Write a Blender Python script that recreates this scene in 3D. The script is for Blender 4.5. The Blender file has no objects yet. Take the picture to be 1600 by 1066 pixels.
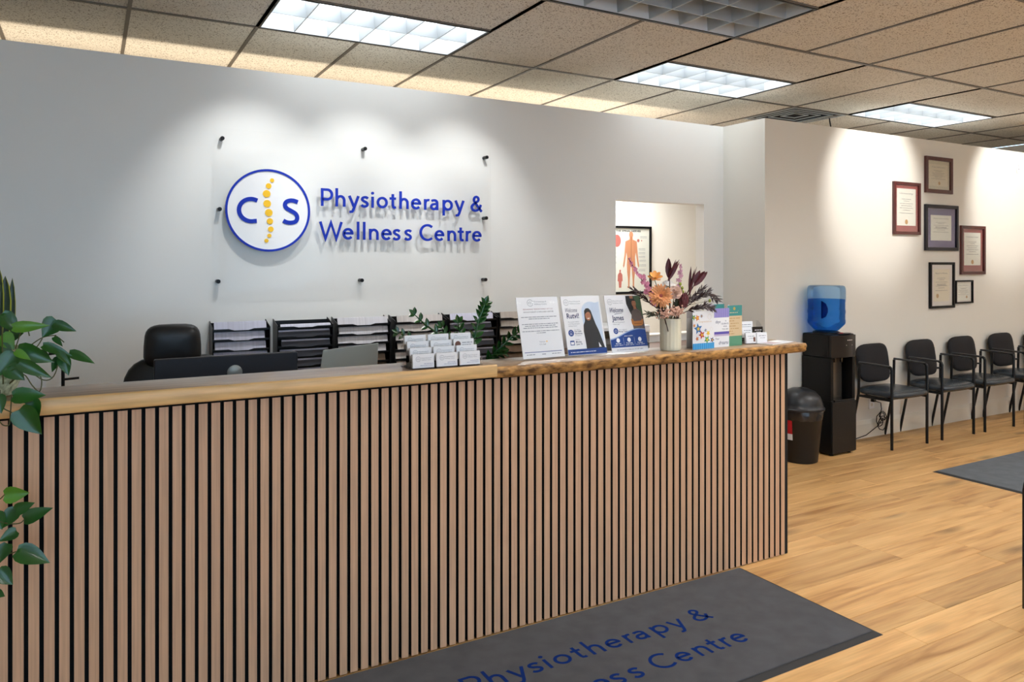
import bpy, bmesh, math, random
from mathutils import Vector, Matrix, noise
R = math.radians
random.seed(7)
S = bpy.context.scene
COL = S.collection

# ------------------------------------------------------------------ camera, light, exposure
YAW = R(29.364)
cam_d = bpy.data.cameras.new('camera'); cam = bpy.data.objects.new('camera', cam_d); COL.objects.link(cam)
cam.location = (0, 0, 1.46); cam.rotation_euler = (R(90), 0, -YAW)
cam_d.sensor_width = 36; cam_d.lens = 1174.4/1600*36; cam_d.shift_y = -122.2/1600; cam_d.clip_start = .05
S.camera = cam
S.view_settings.view_transform = 'Standard'; S.view_settings.look = 'None'
S.view_settings.gamma = 1; S.view_settings.use_curve_mapping = False
S.view_settings.exposure = 0.85
W = bpy.data.worlds.new('sky'); S.world = W; W.use_nodes = True
W.node_tree.nodes['Background'].inputs[0].default_value = (.50, .74, 1, 1)
W.node_tree.nodes['Background'].inputs[1].default_value = 2.2
LAMP, LAMP2 = 3.0, 13.0      # radiance: visible troffers, kept dim to show louvers; unseen ones, boosted as fill
def spot(name, loc, to, e, ang, blend, col=(1, .97, .92), size=.04):
    d = bpy.data.lights.new(name, 'SPOT'); d.energy = e; d.spot_size = R(ang); d.spot_blend = blend; d.color = col; d.shadow_soft_size = size
    o = bpy.data.objects.new(name, d); COL.objects.link(o); o.location = loc
    o.rotation_euler = (Vector(to)-Vector(loc)).to_track_quat('-Z', 'Y').to_euler(); return o
def area(name, loc, to, e, sx, sy, col=(1, 1, 1)):
    d = bpy.data.lights.new(name, 'AREA'); d.energy = e; d.shape = 'RECTANGLE'; d.size = sx; d.size_y = sy; d.color = col
    o = bpy.data.objects.new(name, d); COL.objects.link(o); o.location = loc
    o.rotation_euler = (Vector(to)-Vector(loc)).to_track_quat('-Z', 'Y').to_euler(); return o
spot('wall_washer_spot', (5.75, 2.75, 2.79), (5.78, 4.03, 2.15), 60, 56, .6, (1, .98, .95))
spot('wall_washer_spot', (7.75, 2.75, 2.79), (7.8, 4.03, 2.15), 60, 56, .6, (1, .98, .95))
area('rear_cove_light', (1.35, 5.36, 2.32), (1.35, 5.36, 3), 14, 6.6, .06, (1, .84, .64))
area('rear_room_light', (4.3, 5.8, 2.45), (4.3, 5.8, 0), 36, 1.2, .6, (.97, .98, 1))
for x_ in (.8, 1.45, 2.1): spot('sign_spot', (x_, 3.64, 2.80), (x_, 4.46, 1.58), 23, 64, .85, (.97, .99, 1), .03)

# ------------------------------------------------------------------ materials
def lin(c):
    return tuple(((x/255)/12.92 if x/255 <= .04045 else ((x/255+.055)/1.055)**2.4) for x in c)+(1,)
MATS = {}
def mat(name, c, rough=.5, metal=0, spec=.5, coat=0, n=None, bump=0, bs=200, trans=0, emit=None, sheen=0, sss=0):
    """n = (scale xyz, amount): noise variation of the colour"""
    if name in MATS: return MATS[name]
    m = bpy.data.materials.new(name); m.use_nodes = True; nt = m.node_tree; b = nt.nodes['Principled BSDF']
    b.inputs['Base Color'].default_value = lin(c); b.inputs['Roughness'].default_value = rough
    b.inputs['Metallic'].default_value = metal; b.inputs['Specular IOR Level'].default_value = spec
    b.inputs['Coat Weight'].default_value = coat; b.inputs['Transmission Weight'].default_value = trans
    b.inputs['Sheen Weight'].default_value = sheen
    if emit:
        b.inputs['Emission Color'].default_value = lin(emit[0]); b.inputs['Emission Strength'].default_value = emit[1]
    if n or bump:
        tc = nt.nodes.new('ShaderNodeTexCoord'); mp = nt.nodes.new('ShaderNodeMapping')
        oi = nt.nodes.new('ShaderNodeObjectInfo'); ad = nt.nodes.new('ShaderNodeVectorMath'); ad.operation = 'MULTIPLY_ADD'
        nt.links.new(oi.outputs['Random'], ad.inputs[0]); ad.inputs[1].default_value = (37, 53, 71)
        nt.links.new(tc.outputs['Object'], mp.inputs[0]); nt.links.new(mp.outputs[0], ad.inputs[2])
    if n:
        sc, am = n[0], n[1]
        mp.inputs['Scale'].default_value = sc if isinstance(sc, tuple) else (sc, sc, sc)
        nz = nt.nodes.new('ShaderNodeTexNoise'); nz.inputs['Scale'].default_value = 1; nz.inputs['Detail'].default_value = 4
        nt.links.new(ad.outputs[0], nz.inputs['Vector'])
        cr = nt.nodes.new('ShaderNodeValToRGB'); l = lin(c)
        c2 = lin(n[2]) if len(n) > 2 else tuple(x*(1-am) for x in l[:3])+(1,)
        cr.color_ramp.elements[0].color = c2; cr.color_ramp.elements[1].color = tuple(min(1, x*(1+am*.5)) for x in l[:3])+(1,)
        cr.color_ramp.elements[0].position = .32; cr.color_ramp.elements[1].position = .68
        nt.links.new(nz.outputs[0], cr.inputs[0]); nt.links.new(cr.outputs[0], b.inputs['Base Color'])
    if bump:
        nz2 = nt.nodes.new('ShaderNodeTexNoise'); nz2.inputs['Scale'].default_value = bs
        nt.links.new(tc.outputs['Object'], nz2.inputs['Vector'])
        bp = nt.nodes.new('ShaderNodeBump'); bp.inputs['Strength'].default_value = bump; bp.inputs['Distance'].default_value = .002
        nt.links.new(nz2.outputs[0], bp.inputs['Height']); nt.links.new(bp.outputs[0], b.inputs['Normal'])
    MATS[name] = m; return m
def clear(name, col=(1, 1, 1), gloss=.06, tint=1.0):
    """thin clear sheet: transparent with a fresnel gloss"""
    m = bpy.data.materials.new(name); m.use_nodes = True; nt = m.node_tree; nt.nodes.remove(nt.nodes['Principled BSDF'])
    o = nt.nodes['Material Output']; t = nt.nodes.new('ShaderNodeBsdfTransparent'); t.inputs[0].default_value = (*col, 1)
    g = nt.nodes.new('ShaderNodeBsdfGlossy'); g.inputs['Roughness'].default_value = .03
    f = nt.nodes.new('ShaderNodeFresnel'); f.inputs[0].default_value = 1.42
    mu = nt.nodes.new('ShaderNodeMath'); mu.operation = 'MULTIPLY'; mu.inputs[1].default_value = gloss*10
    mx = nt.nodes.new('ShaderNodeMixShader')
    nt.links.new(f.outputs[0], mu.inputs[0]); nt.links.new(mu.outputs[0], mx.inputs[0]); nt.links.new(t.outputs[0], mx.inputs[1]); nt.links.new(g.outputs[0], mx.inputs[2])
    nt.links.new(mx.outputs[0], o.inputs[0]); return m

M_wall = mat('wall_paint', (240, 239, 234), .38, spec=.45, bump=.05, bs=300)
M_wallw = mat('wall_paint_matte', (234, 230, 220), .6, bump=.05, bs=300)
M_trim = mat('trim_paint', (228, 222, 208), .45)
M_black = mat('black_plastic', (10, 10, 12), .4, spec=.3)
M_blackg = mat('black_gloss', (10, 10, 12), .12, coat=.5)
M_blackm = mat('black_felt', (9, 9, 10), .9)
M_metalb = mat('black_metal', (13, 13, 15), .35, metal=.3)
M_vinyl = mat('black_vinyl', (50, 57, 64), .27, bump=.08, bs=400)
M_fabric = mat('black_mesh_fabric', (18, 18, 24), .75, bump=.3, bs=700)
M_leather = mat('black_leather', (24, 23, 24), .42, bump=.15, bs=250)
M_paper = mat('white_paper', (236, 236, 238), .7)
M_silver = mat('silver_alu', (150, 154, 150), .38, metal=.6)
M_alum = mat('louver_alu', (190, 195, 198), .45, metal=.4)
M_blue = mat('logo_blue', (8, 48, 176), .5, spec=.3)
M_bluedk = mat('print_blue', (16, 66, 140), .5)
M_navy = mat('print_navy', (24, 38, 92), .5)
M_yel = mat('logo_yellow', (255, 200, 8), .4)
M_white = mat('white_gloss', (246, 246, 246), .3)
M_grey = mat('print_grey', (130, 134, 144), .6)
M_dgrey = mat('print_dark', (60, 62, 72), .6)
M_green = mat('pothos_leaf', (26, 84, 20), .32, coat=.2, n=(14, .3), spec=.5)
M_green2 = mat('pothos_leaf_light', (84, 140, 36), .35, coat=.2, n=(14, .25))
M_green3 = mat('zz_leaf', (34, 84, 34), .2, coat=.5, n=(20, .3))
M_stem = mat('plant_stem', (82, 84, 38), .5)
M_slat = mat('slat_oak', (206, 165, 132), .55, n=((160, 160, 3), .16), bump=.1, bs=120)
M_slabf = mat('slab_pine', (228, 184, 122), .42, n=((5, 30, 60), .22), coat=.15)
M_slabt = mat('slab_top', (160, 132, 104), .3, n=((2.5, 45, 60), .25), coat=.35)
M_bark = mat('live_edge', (196, 146, 82), .5, n=((22, 60, 60), .3, (88, 54, 24)), bump=1, bs=60)
M_acr = clear('clear_acrylic', gloss=.02)
M_glass = clear('frame_glass', gloss=.03)

# ------------------------------------------------------------------ mesh builder
class MB:
    def __init__(s, M=None): s.v = []; s.f = []; s.m = []; s.mi = 0; s.M = M or Matrix.Identity(4)
    def add(s, vs, fs, M=None):
        T = s.M @ M if M else s.M; n = len(s.v)
        s.v += [tuple(T @ Vector(p)) for p in vs]; s.f += [tuple(i+n for i in f) for f in fs]; s.m += [s.mi]*len(fs); return s
    def box(s, x0, x1, y0, y1, z0, z1, M=None):
        vs = [(x, y, z) for x in (x0, x1) for y in (y0, y1) for z in (z0, z1)]
        return s.add(vs, [(0, 1, 3, 2), (4, 6, 7, 5), (0, 4, 5, 1), (2, 3, 7, 6), (0, 2, 6, 4), (1, 5, 7, 3)], M)
    def prism(s, pts, z0, z1, M=None):
        n = len(pts); vs = [(x, y, z0) for x, y in pts]+[(x, y, z1) for x, y in pts]
        fs = [tuple(range(n-1, -1, -1)), tuple(range(n, 2*n))]+[(i, (i+1) % n, n+(i+1) % n, n+i) for i in range(n)]
        return s.add(vs, fs, M)
    def lathe(s, prof, n=24, M=None, cap=True):
        vs = []; fs = []
        for r, z in prof:
            for k in range(n): a = 2*math.pi*k/n; vs.append((r*math.cos(a), r*math.sin(a), z))
        for j in range(len(prof)-1):
            for k in range(n): fs.append((j*n+k, j*n+(k+1) % n, (j+1)*n+(k+1) % n, (j+1)*n+k))
        if cap:
            fs.append(tuple(range(n-1, -1, -1))); L = (len(prof)-1)*n; fs.append(tuple(range(L, L+n)))
        return s.add(vs, fs, M)
    def tube(s, pts, r, n=8, M=None, flat=1.0):
        pts = [Vector(p) for p in pts]; N = len(pts); vs = []; fs = []
        rr = r if isinstance(r, (list, tuple)) else [r]*N; up = None
        for i, p in enumerate(pts):
            d = (pts[min(i+1, N-1)]-pts[max(i-1, 0)]).normalized()
            if up is None: up = Vector((0, 0, 1)) if abs(d.z) < .9 else Vector((0, 1, 0))
            a = d.cross(up).normalized(); up = a.cross(d).normalized()
            for k in range(n):
                t = 2*math.pi*k/n; vs.append(tuple(p+(a*math.cos(t)+up*math.sin(t)*flat)*rr[i]))
        for i in range(N-1):
            for k in range(n): fs.append((i*n+k, i*n+(k+1) % n, (i+1)*n+(k+1) % n, (i+1)*n+k))
        fs.append(tuple(range(n-1, -1, -1))); fs.append(tuple(range((N-1)*n, N*n)))
        return s.add(vs, fs, M)
    def ball(s, c, r, n=10, m=6, sc=(1, 1, 1), M=None):
        vs = []; fs = []
        for j in range(1, m):
            t = math.pi*j/m
            for k in range(n):
                a = 2*math.pi*k/n; vs.append((c[0]+r*sc[0]*math.sin(t)*math.cos(a), c[1]+r*sc[1]*math.sin(t)*math.sin(a), c[2]+r*sc[2]*math.cos(t)))
        vs += [(c[0], c[1], c[2]+r*sc[2]), (c[0], c[1], c[2]-r*sc[2])]; T = len(vs)-2
        for j in range(m-2):
            for k in range(n): fs.append((j*n+k, (j+1)*n+k, (j+1)*n+(k+1) % n, j*n+(k+1) % n))
        for k in range(n): fs.append((T, k, (k+1) % n)); fs.append((T+1, (m-2)*n+(k+1) % n, (m-2)*n+k))
        return s.add(vs, fs, M)
    def poly(s, pts, w=0, M=None):
        return s.add([(x, y, w) for x, y in pts], [tuple(range(len(pts)))], M)
    def rect(s, x0, x1, y0, y1, w=0): return s.poly([(x0, y0), (x1, y0), (x1, y1), (x0, y1)], w)
    def disc(s, cx, cy, r, w=0, n=20, ry=None):
        return s.poly([(cx+r*math.cos(2*math.pi*k/n), cy+(ry or r)*math.sin(2*math.pi*k/n)) for k in range(n)], w)
    def ring(s, cx, cy, r0, r1, w=0, n=32):
        vs = [(cx+r*math.cos(2*math.pi*k/n), cy+r*math.sin(2*math.pi*k/n), w) for r in (r0, r1) for k in range(n)]
        return s.add(vs, [(k, n+k, n+(k+1) % n, (k+1) % n)[::-1] for k in range(n)])
    def build(s, name, mats, parent=None, smooth=None, bevel=0, kind=None, label=None, loc=None, segs=2):
        me = bpy.data.meshes.new(name); me.from_pydata(s.v, [], s.f)
        for m in (mats if isinstance(mats, (list, tuple)) else [mats]): me.materials.append(m)
        me.polygons.foreach_set('material_index', s.m)
        if smooth is not None:
            me.polygons.foreach_set('use_smooth', [True]*len(me.polygons)); me.set_sharp_from_angle(angle=R(smooth))
        me.update()
        o = bpy.data.objects.new(name, me); COL.objects.link(o)
        if parent: o.parent = parent
        if loc: o.location = loc
        if bevel:
            b = o.modifiers.new('bevel', 'BEVEL'); b.width = bevel; b.segments = segs; b.limit_method = 'ANGLE'; b.angle_limit = R(40)
            if smooth is None:
                me.polygons.foreach_set('use_smooth', [True]*len(me.polygons)); b.harden_normals = True
        if kind: o['kind'] = kind
        if label: o['label'] = label
        return o
def thing(name, label, cat, loc=(0, 0, 0), rz=0, group=None):
    o = bpy.data.objects.new(name, None); COL.objects.link(o); o.location = loc; o.rotation_euler = (0, 0, rz); o.empty_display_size = .05
    return tag(o, label, cat, group)
def tag(o, label, cat, group=None):
    o['label'] = label; o['category'] = cat
    if group: o['group'] = group
    return o
def dup(o, label, loc=None, rz=None, group=None):
    c = o.copy(); COL.objects.link(c); c['label'] = label
    if loc is not None: c.location = loc
    if rz is not None: c.rotation_euler = (0, 0, rz)
    for ch in o.children:
        d = ch.copy(); COL.objects.link(d); d.parent = c
        for g in ch.children: e = g.copy(); COL.objects.link(e); e.parent = d
    return c
def sheetM(x=0, y=0, z=0, lean=0, rz=0):
    """u,v,w sheet coordinates -> standing sheet facing -Y, leaning back"""
    return Matrix.Translation((x, y, z)) @ Matrix.Rotation(rz, 4, 'Z') @ Matrix.Rotation(-lean, 4, 'X') @ Matrix.Rotation(R(90), 4, 'X')
def at(u, v, Y):
    """pixel of the photograph and a depth -> world point (used for leaves and flowers)"""
    r = (u-800)/1174.4; d = (410.8-v)/1174.4; s, c = math.sin(YAW), math.cos(YAW)
    t = Y/(c-r*s); return Vector((t*(s+r*c), Y, 1.46+t*d))

# ---- text
FT = {}
def font_mesh(body, bold=0, shear=0):
    k = (body, bold, shear)
    if k not in FT:
        cu = bpy.data.curves.new('txt', 'FONT'); cu.body = body; cu.size = 1; cu.offset = bold; cu.shear = shear; cu.resolution_u = 2
        ob = bpy.data.objects.new('txt', cu); COL.objects.link(ob); bpy.context.view_layer.update()
        ev = ob.evaluated_get(bpy.context.evaluated_depsgraph_get()); me = ev.to_mesh()
        vs = [tuple(v.co) for v in me.vertices]; fs = [tuple(p.vertices) for p in me.polygons]
        ev.to_mesh_clear(); bpy.data.objects.remove(ob); bpy.data.curves.remove(cu)
        xs = [v[0] for v in vs]; FT[k] = (vs, fs, min(xs), max(xs))
    return FT[k]
def ptext(mb, body, x, y, h, w=None, wz=.0006, align='l', bold=0, shear=0):
    """h = cap height; w = total width to fit"""
    vs, fs, x0, x1 = font_mesh(body, bold, shear); s = h/.70; sx = (w/(x1-x0)) if w else s*.95
    tw = (x1-x0)*sx; ox = x-(tw/2 if align == 'c' else 0)
    mb.add([((a-x0)*sx+ox, b*s+y, wz) for a, b, c in vs], fs)
def greek(mb, x0, x1, y, h, wz=.0006, rnd=random):
    x = x0
    while x < x1-.002:
        l = min(rnd.uniform(h*1.2, h*5), x1-x); mb.rect(x, x+l, y, y+h*.7, wz); x += l+h*.7

# ---- stroked sign letters (cap height 1, centre lines)
def arc(cx, cy, rx, ry, a0, a1, n=14):
    return [(cx+rx*math.cos(R(a0+(a1-a0)*i/n)), cy+ry*math.sin(R(a0+(a1-a0)*i/n))) for i in range(n+1)]
def cr(pts, n=5):
    out = []
    for i in range(len(pts)-1):
        p0 = pts[max(i-1, 0)]; p1 = pts[i]; p2 = pts[i+1]; p3 = pts[min(i+2, len(pts)-1)]
        for k in range(n):
            t = k/n
            out.append(tuple(.5*((2*p1[j])+(-p0[j]+p2[j])*t+(2*p0[j]-5*p1[j]+4*p2[j]-p3[j])*t*t+(-p0[j]+3*p1[j]-3*p2[j]+p3[j])*t**3) for j in (0, 1)))
    return out+[pts[-1]]
GL = {
 'P': [[(.065, 0), (.065, .94), (.34, .94)]+arc(.36, .665, .255, .275, 90, -90)+[(.065, .39)]],
 'h': [[(.065, 0), (.065, 1.05)], [(.065, .3)]+arc(.285, .36, .215, .235, 165, 0)+[(.50, 0)]],
 'y': [[(.05, .65), (.32, .03)], [(.59, .65), (.29, -.16), (.22, -.27), (.13, -.285), (.07, -.265)]],
 's': [cr([(.42, .53), (.34, .59), (.22, .60), (.11, .55), (.09, .46), (.17, .375), (.30, .315), (.39, .23), (.37, .12), (.26, .06), (.13, .07), (.04, .135)])],
 'i': [[(.065, 0), (.065, .65)]],
 'o': [arc(.33, .33, .265, .27, 0, 360, 28)],
 't': [[(.19, .86), (.19, .18), (.23, .08), (.31, .06), (.38, .08)], [(.0, .595), (.38, .595)]],
 'e': [[(.06, .36), (.56, .36)]+arc(.315, .33, .25, .27, 8, 320, 24)],
 'r': [[(.065, 0), (.065, .65)], [(.065, .33)]+arc(.26, .38, .19, .22, 165, 68, 8)],
 'a': [[(.09, .55), (.16, .59), (.25, .60)]+arc(.28, .44, .17, .16, 85, 0, 8)+[(.45, 0)], [(.45, .38), (.26, .365)]+arc(.24, .21, .185, .15, 95, 345, 14)+[(.45, .22)]],
 'p': [[(.065, -.32), (.065, .65)], arc(.335, .33, .265, .27, 175, -185, 26)],
 '&': [cr([(.76, .01), (.55, .25), (.28, .60), (.22, .74), (.27, .88), (.38, .94), (.50, .88), (.54, .77), (.47, .65), (.22, .48), (.08, .34), (.08, .19), (.19, .08), (.36, .06), (.53, .14), (.64, .28), (.70, .44)], 4)],
 'W': [[(.05, 1), (.35, .03), (.66, .95), (.97, .03), (1.27, 1)]],
 'l': [[(.065, 0), (.065, 1.05)]],
 'n': [[(.065, 0), (.065, .65)], [(.065, .3)]+arc(.285, .36, .215, .235, 165, 0)+[(.50, 0)]],
 'C': [arc(.5, .5, .44, .45, 48, 312, 24)],
}
def ribbon(mb, pts, w, z0, z1, T):
    """closed ribbon of width w along pts, mapped by T (x,y)->(u,v)"""
    n = len(pts); L = []; Rr = []
    closed = math.dist(pts[0], pts[-1]) < 1e-6
    for i, p in enumerate(pts):
        a = pts[i-1] if i > 0 else (pts[-2] if closed else p); b = pts[i+1] if i < n-1 else (pts[1] if closed else p)
        d1 = Vector((p[0]-a[0], p[1]-a[1])); d2 = Vector((b[0]-p[0], b[1]-p[1]))
        if d1.length < 1e-9: d1 = d2
        if d2.length < 1e-9: d2 = d1
        d1.normalize(); d2.normalize(); t = (d1+d2); t = t.normalized() if t.length > 1e-6 else d1
        nn = Vector((-t.y, t.x)); k = min(1/max(nn.dot(Vector((-d1.y, d1.x))), .25), 2.6)
        L.append((p[0]+nn.x*w/2*k, p[1]+nn.y*w/2*k)); Rr.append((p[0]-nn.x*w/2*k, p[1]-nn.y*w/2*k))
    vs = []
    for i in range(n):
        for q in (L[i], Rr[i]):
            u, v = T(*q); vs += [(u, v, z0), (u, v, z1)]
    fs = []
    for i in range(n-1):
        a = 4*i; b = 4*i+4
        fs += [(a+1, a+3, b+3, b+1), (a, b, b+2, a+2), (a, a+1, b+1, b), (a+2, b+2, b+3, a+3)]
    if not closed: fs += [(0, 2, 3, 1), (4*n-4, 4*n-3, 4*n-1, 4*n-2)]
    mb.add(vs, fs)
def letter(mb, ch, x, y, sx, sy, w=.128, z0=0, z1=.006):
    T = lambda a, b: (x+a*sx, y+b*sy)
    for k, st in enumerate(GL[ch]): ribbon(mb, st, w, z0, z1+k*.0002, T)
    if ch == 'i': mb.prism([T(.065+.085*math.cos(a*.524), .86+.085*math.sin(a*.524)) for a in range(12)], z0, z1)
LINE1 = list(zip('Physiotherapy&', [1.192, 1.279, 1.357, 1.434, 1.501, 1.535, 1.618, 1.682, 1.759, 1.847, 1.889, 1.975, 2.06, 2.175]))
LINE2 = list(zip('WellnessCentre', [1.182, 1.322, 1.41, 1.448, 1.486, 1.564, 1.638, 1.714, 1.817, 1.919, 2.009, 2.082, 2.14, 2.187]))
SPINE = [(.910, 1.931, .0115), (.891, 1.898, .0155), (.880, 1.853, .021), (.883, 1.797, .021), (.892, 1.746, .021), (.898, 1.697, .0175), (.903, 1.652, .0155), (.895, 1.615, .0115), (.879, 1.586, .0115)]
C_ST = [arc(.8, 1.757, .066, .064, 52, 128, 8)+arc(.80, 1.757, .066, .064, 130, 280, 18)+[(.8285, 1.6985)]]
C_ST = [[(.829, 1.812)]+arc(.796, 1.757, .066, .063, 72, 285, 22)+[(.826, 1.697)]]
S_ST = [cr([(1.055, 1.812), (1.035, 1.819), (1.012, 1.820), (.990, 1.811), (.982, 1.792), (.993, 1.774), (1.018, 1.760), (1.043, 1.744), (1.052, 1.722), (1.043, 1.700), (1.018, 1.692), (.992, 1.694), (.973, 1.703)])]
def small_logo(mb, cx, cy, r, tx=True, wz=.0006):
    """printed round spine mark with its two letters and the clinic's name beside it"""
    mb.ring(cx, cy, r*.9, r, wz)
    ptext(mb, 'C', cx-r*.62, cy-r*.26, r*.5, wz=wz, bold=.02); ptext(mb, 'S', cx+r*.22, cy-r*.26, r*.5, wz=wz, bold=.02)
    for x, z, q in SPINE: mb.disc(cx+(x-.8915)*r/.2345, cy+(z-1.7585)*r/.2345, q*r/.2345*.8, wz, 6)
    if tx:
        ptext(mb, 'Physiotherapy &', cx+r*1.3, cy+r*.12, r*.42, r*4.2, wz); ptext(mb, 'Wellness Centre', cx+r*1.3, cy-r*.6, r*.42, r*4.2, wz)

# ================================================================== THE SETTING
HC = 2.84; HW = 2.56; YB = 4.46; YR = 4.03; XR = 4.47
def structure(name, mb, m, parent=None, **k):
    return mb.build(name, m, parent, kind='structure', **k)
# floor: slab with separate planks laid along x
fl = structure('floor', MB().box(-2.6, 9.6, -3.1, 6.4, -.06, -.012), mat('subfloor', (60, 45, 30), .9))
def floor_mat():
    m = bpy.data.materials.new('oak_plank'); m.use_nodes = True; nt = m.node_tree; b = nt.nodes['Principled BSDF']
    N = nt.nodes.new; Lk = nt.links.new
    tc = N('ShaderNodeTexCoord'); oi = N('ShaderNodeObjectInfo')
    ad = N('ShaderNodeVectorMath'); ad.operation = 'MULTIPLY_ADD'; Lk(oi.outputs['Random'], ad.inputs[0]); ad.inputs[1].default_value = (91, 57, 33); Lk(tc.outputs['Object'], ad.inputs[2])
    m1 = N('ShaderNodeMapping'); m1.inputs['Scale'].default_value = (1.1, 11, 4); Lk(ad.outputs[0], m1.inputs[0])
    n1 = N('ShaderNodeTexNoise'); n1.inputs['Scale'].default_value = 1.6; n1.inputs['Detail'].default_value = 5; n1.inputs['Distortion'].default_value = .6; Lk(m1.outputs[0], n1.inputs['Vector'])
    cr1 = N('ShaderNodeValToRGB'); e = cr1.color_ramp.elements
    e[0].position = .28; e[0].color = lin((165, 118, 68)); e[1].position = .62; e[1].color = lin((214, 170, 112)); x = e.new(.45); x.color = lin((200, 154, 98)); x = e.new(.8); x.color = lin((222, 182, 126))
    Lk(n1.outputs[0], cr1.inputs[0])
    m2 = N('ShaderNodeMapping'); m2.inputs['Scale'].default_value = (2.2, 90, 20); Lk(ad.outputs[0], m2.inputs[0])
    n2 = N('ShaderNodeTexNoise'); n2.inputs['Scale'].default_value = 1.5; n2.inputs['Detail'].default_value = 3; Lk(m2.outputs[0], n2.inputs['Vector'])
    mr = N('ShaderNodeMapRange'); mr.inputs[1].default_value = .3; mr.inputs[2].default_value = .7; mr.inputs[3].default_value = .88; mr.inputs[4].default_value = 1.05; Lk(n2.outputs[0], mr.inputs[0])
    # knots
    m3 = N('ShaderNodeMapping'); m3.inputs['Scale'].default_value = (1.0, 3.2, 1); Lk(ad.outputs[0], m3.inputs[0])
    vo = N('ShaderNodeTexVoronoi'); vo.inputs['Scale'].default_value = 1.35; Lk(m3.outputs[0], vo.inputs['Vector'])
    kr = N('ShaderNodeMapRange'); kr.inputs[1].default_value = .02; kr.inputs[2].default_value = .2; kr.inputs[3].default_value = .45; kr.inputs[4].default_value = 1; Lk(vo.outputs['Distance'], kr.inputs[0])
    pr = N('ShaderNodeMapRange'); pr.inputs[3].default_value = .84; pr.inputs[4].default_value = 1.08; Lk(oi.outputs['Random'], pr.inputs[0])
    a = N('ShaderNodeMath'); a.operation = 'MULTIPLY'; Lk(mr.outputs[0], a.inputs[0]); Lk(kr.outputs[0], a.inputs[1])
    a2 = N('ShaderNodeMath'); a2.operation = 'MULTIPLY'; Lk(a.outputs[0], a2.inputs[0]); Lk(pr.outputs[0], a2.inputs[1])
    vm = N('ShaderNodeVectorMath'); vm.operation = 'SCALE'; Lk(cr1.outputs[0], vm.inputs[0]); Lk(a2.outputs[0], vm.inputs['Scale'])
    Lk(vm.outputs[0], b.inputs['Base Color']); b.inputs['Roughness'].default_value = .42; b.inputs['Specular IOR Level'].default_value = .45
    bp = N('ShaderNodeBump'); bp.inputs['Strength'].default_value = .12; bp.inputs['Distance'].default_value = .002; Lk(n2.outputs[0], bp.inputs['Height']); Lk(bp.outputs[0], b.inputs['Normal'])
    return m
M_floor = floor_mat()
PW = .1405; PL = 1.22
def plank_mesh(l):
    k = round(l, 3)
    if k not in PM:
        mb = MB(); mb.box(.0006, l-.0006, .0006, PW-.0006, -.012, -.0008); x0, x1, y0, y1 = .002, l-.002, .002, PW-.002
        mb2 = MB(); vs = [(.0006, .0006, -.012), (l-.0006, .0006, -.012), (l-.0006, PW-.0006, -.012), (.0006, PW-.0006, -.012), (.0006, .0006, -.0012), (l-.0006, .0006, -.0012), (l-.0006, PW-.0006, -.0012), (.0006, PW-.0006, -.0012), (x0, y0, 0), (x1, y0, 0), (x1, y1, 0), (x0, y1, 0)]
        mb2.add(vs, [(3, 2, 1, 0), (0, 1, 5, 4), (1, 2, 6, 5), (2, 3, 7, 6), (3, 0, 4, 7), (4, 5, 9, 8), (5, 6, 10, 9), (6, 7, 11, 10), (7, 4, 8, 11), (8, 9, 10, 11)])
        me = bpy.data.meshes.new('plank'); me.from_pydata(mb2.v, [], mb2.f); me.materials.append(M_floor); PM[k] = me
    return PM[k]
PM = {}; rest = MB()
rp = random.Random(3)
rows = range(-36, 30)
for r in rows:
    y0 = 2.148+PW*(r-5)
    if y0 < -3 or y0 > 6.3: continue
    x = -2.5-rp.uniform(0, 1.0)
    while x < 9.5:
        a, b = max(x, -2.5), min(x+PL, 9.5); x += PL
        if b-a < .05: continue
        vis = (.75 < y0 < 4.05) and b > max(.9, 0 if y0 < 2.55 else 3.0) and a < y0*1.95+1.4 and a < 8.6
        if vis:
            o = bpy.data.objects.new('plank', plank_mesh(b-a)); COL.objects.link(o); o.location = (a, y0, 0); o.parent = fl
        else:
            rest.box(a+.0006, b-.0006, y0+.0006, y0+PW-.0006, -.012, 0)
rest.build('plank_field', M_floor, fl, kind='stuff')

# walls
wb = MB()
OX0, OX1, OZ0, OZ1 = 3.388, 4.261, .90, 1.925
wb.box(-2.2, OX0, YB, YB+.094, 0, HW); wb.box(OX1, XR, YB, YB+.094, 0, HW); wb.box(OX0, OX1, YB, YB+.094, 0, OZ0); wb.box(OX0, OX1, YB, YB+.094, OZ1, HW)
structure('wall_back', wb, M_wall)
structure('wall_return', MB().box(XR, XR+.1, YR+.1, YB+.094, 0, HW), M_wallw)
structure('wall_right', MB().box(XR, 9.5, YR, YR+.1, 0, HW), M_wallw)
# unseen ledge boards added to cut off the cove glow on the ceiling
structure('glow_blocker', MB().box(-2.2, XR+.5, YB+.094, 5.28, HW-.05, HW).box(XR+.1, 9.5, YR+.1, YB+.094, HW-.05, HW), M_wallw)
structure('trim_2', MB().box(OX0-.0, OX1, YB-.012, YB+.11, OZ0, OZ0+.014), M_trim)
structure('wall_far', MB().box(-2.3, 9.6, 6.3, 6.4, 0, HC), M_wallw)
structure('wall_left', MB().box(-2.3, -2.2, -3, 6.3, 0, HC), M_wallw)
structure('wall_end', MB().box(9.5, 9.6, -3, 6.3, 0, HC), M_wallw)
wf = MB(); wf.box(-2.3, -1.6, -3.1, -3, 0, HC); wf.box(3.4, 9.6, -3.1, -3, 0, HC); wf.box(-1.6, 3.4, -3.1, -3, 0, .35); wf.box(-1.6, 3.4, -3.1, -3, 2.45, HC)
structure('wall_front', wf, M_wallw)
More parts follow.
